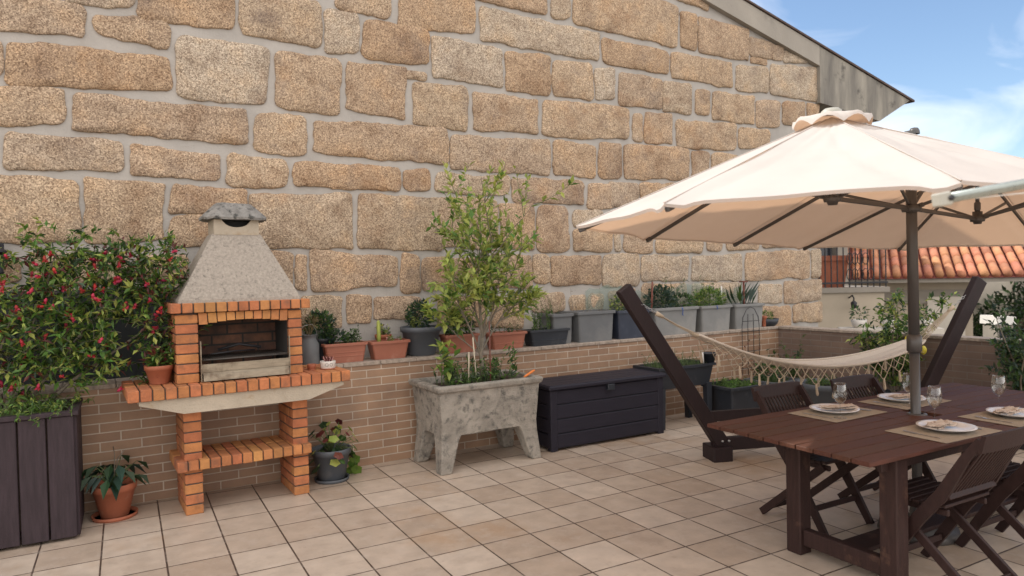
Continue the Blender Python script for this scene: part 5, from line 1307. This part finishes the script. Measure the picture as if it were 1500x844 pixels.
for h in (-1, 1):     # scalloped vent caps over the two peaks
    m = MB(); c = apex(h); n_ = 48; vs = [c + Vector((0, 0, .018))]; rings = []
    for j, (rr_, zz) in enumerate(((.05, .016), (.10, .008), (.15, -.004), (.183, -.020), (.188, -.040))):
        for i in range(n_):
            a = 2 * math.pi * i / n_; sc = abs(math.sin(a * 4)) 
            zq = zz + (.020 * (1 - sc) * (-1) if j >= 3 else 0) + (.016 * sc if j >= 3 else 0)
            vs.append(c + Vector((rr_ * math.cos(a) * 1.02, rr_ * math.sin(a), zq)))
    fs = [(0, 1 + i, 1 + (i + 1) % n_) for i in range(n_)]
    for j in range(4):
        for i in range(n_): fs.append((1 + j * n_ + i, 1 + (j + 1) * n_ + i, 1 + (j + 1) * n_ + (i + 1) % n_, 1 + j * n_ + (i + 1) % n_))
    m.add(vs, fs, 'canvas', True); m.build('vent_cap', U)
    m = MB(); m.lathe([(.052, .0), (.05, .012), (.035, .024), (.0, .03)], 'end_cap', 20, c + Vector((0, 0, .018))); m.build('peak_knob', U)
    m = MB(); m.tube([c - Vector((0, 0, .02)), c - Vector((0, 0, .33))], .013, 'umbrella_metal', 8); m.lathe([(.014, 0), (.02, -.01), (.02, -.05), (.012, -.075), (0, -.078)], 'umbrella_metal', 12, c - Vector((0, 0, .30))); m.build('peak_rod', U)
m = MB(); m.lathe([(.03, 0), (.028, .02), (.02, .035), (0, .04)], 'umbrella_metal', 16, Q(0, 0, zt)); m.build('finial', U)
top = Vector((-.035, .01, 2.40)); bot = Vector((.0, 0, .03))
m = MB(); m.tube([bot.lerp(top, .47), top], .030, 'umbrella_metal', 20); m.build('pole', U)
m = MB(); m.tube([bot, bot.lerp(top, .455)], .0275, 'umbrella_metal', 20); m.build('pole', U)
m = MB(); j0 = bot.lerp(top, .445); j1 = bot.lerp(top, .492); dz = (j1 - j0)
m.tube([j0, j0 + dz * .08, j0 + dz * .1, j0 + dz * .9, j0 + dz * .92, j1], [.030, .038, .041, .041, .038, .031], 'umbrella_metal', 20); m.build('joint_collar', U)
m = MB(); m.lathe([(0, 0), (.21, 0), (.22, .012), (.21, .05), (.05, .07), (.04, .16), (.033, .16)], 'umbrella_metal', 32); m.build('base', U)
def hubm(c, r_=.045):
    m = MB(); m.lathe([(0, -.035), (.022, -.035), (.028, -.02), (r_, -.018), (r_ * 1.1, .0), (r_, .018), (.03, .02), (.03, .05), (0, .052)], 'umbrella_metal', 16, c); return m
hz = 1.935; hubc = {h: Q(a_ * h, 0, hz) for h in (-1, 0, 1)}; hubc[0] = bot.lerp(top, .807)
for h in (-1, 0, 1): hubm(hubc[h], .05 if h == 0 else .042).build('hub', U)
m = MB(); m.lathe([(.032, -.05), (.05, -.045), (.05, .0), (.032, .03)], 'umbrella_metal', 16, top - Vector((0, 0, .06))); m.build('top_hub', U)
ribo = []
for i, (A, E) in enumerate(ribs):
    m = MB(); a = A + Vector((0, 0, -.05)); e = E + Vector((0, 0, -.028)); m.bar(a.lerp(e, .02), a.lerp(e, .975), .014, .022, 'umbrella_metal', c=.002); m.bar(a.lerp(e, .96), a.lerp(e, .99), .022, .026, 'umbrella_metal', c=.004)
    rb = m.build('rib', U); h = hub_of[i]
    s_ = MB(); s_.bar(hubc[h], a.lerp(e, .42), .012, .018, 'umbrella_metal', c=.002); s_.bar(hubc[h] + (a.lerp(e, .42) - hubc[h]).normalized() * .03, hubc[h] + (a.lerp(e, .42) - hubc[h]).normalized() * .07, .02, .026, 'umbrella_metal', c=.003); s_.build('strut', rb)
for h in (-1, 1):
    m = MB(); m.bar(hubc[0], hubc[h], .016, .024, 'umbrella_metal'); m.bar(top - Vector((0, 0, .07)), apex(h) - Vector((0, 0, .05)), .018, .026, 'umbrella_metal'); m.bar(hubc[0], (top - Vector((0, 0, .07))).lerp(apex(h) - Vector((0, 0, .05)), .5), .014, .02, 'umbrella_metal'); m.build('ridge_arm', U)

# ---------------------------------------------------------------- metal arm entering from the right
t = thing('metal_arm', 'round silver metal tube with square end cap crossing in front of the parasol', 'metal tube', (2.62, .54, 0))
o0 = Vector((2.62, .54, 0)); E0 = Vector((1.735, .985, 1.765)) - o0; E1 = Vector((2.62, .54, 1.93)) - o0; d = (E1 - E0).normalized()
m = MB(); m.tube([E0 + d * .03, E1], .0125, 'tube_metal', 20); m.build('tube', t)
m = MB(); m.bar(E0, E0 + d * .034, .034, .034, 'end_cap', c=.004); m.lathe([(.0, 0), (.006, 0), (.006, .002)], 'iron', 10, E0 + Vector((.003, -.018, 0)), sx=1) if False else None
m.tube([E0 + d * .028 - Vector((.0085, .017, 0)), E0 + d * .028 - Vector((.0095, .019, 0))], .007, 'iron', 10)
m.build('end_cap', t)
m = MB(); m.tube([E0 + d * .10 - Vector((0, 0, .012)), E0.lerp(E1, .5) - Vector((0, 0, .045)), E1 - Vector((0, 0, .10))], .0018, 'white_paint', 5); m.build('cord', t)
m = MB(); m.tube([(0, 0, 0), (0, 0, 2.0)], .022, 'tube_metal', 16); m.lathe([(0, 0), (.16, 0), (.16, .02), (.03, .03)], 'umbrella_metal', 24); m.build('post', t)
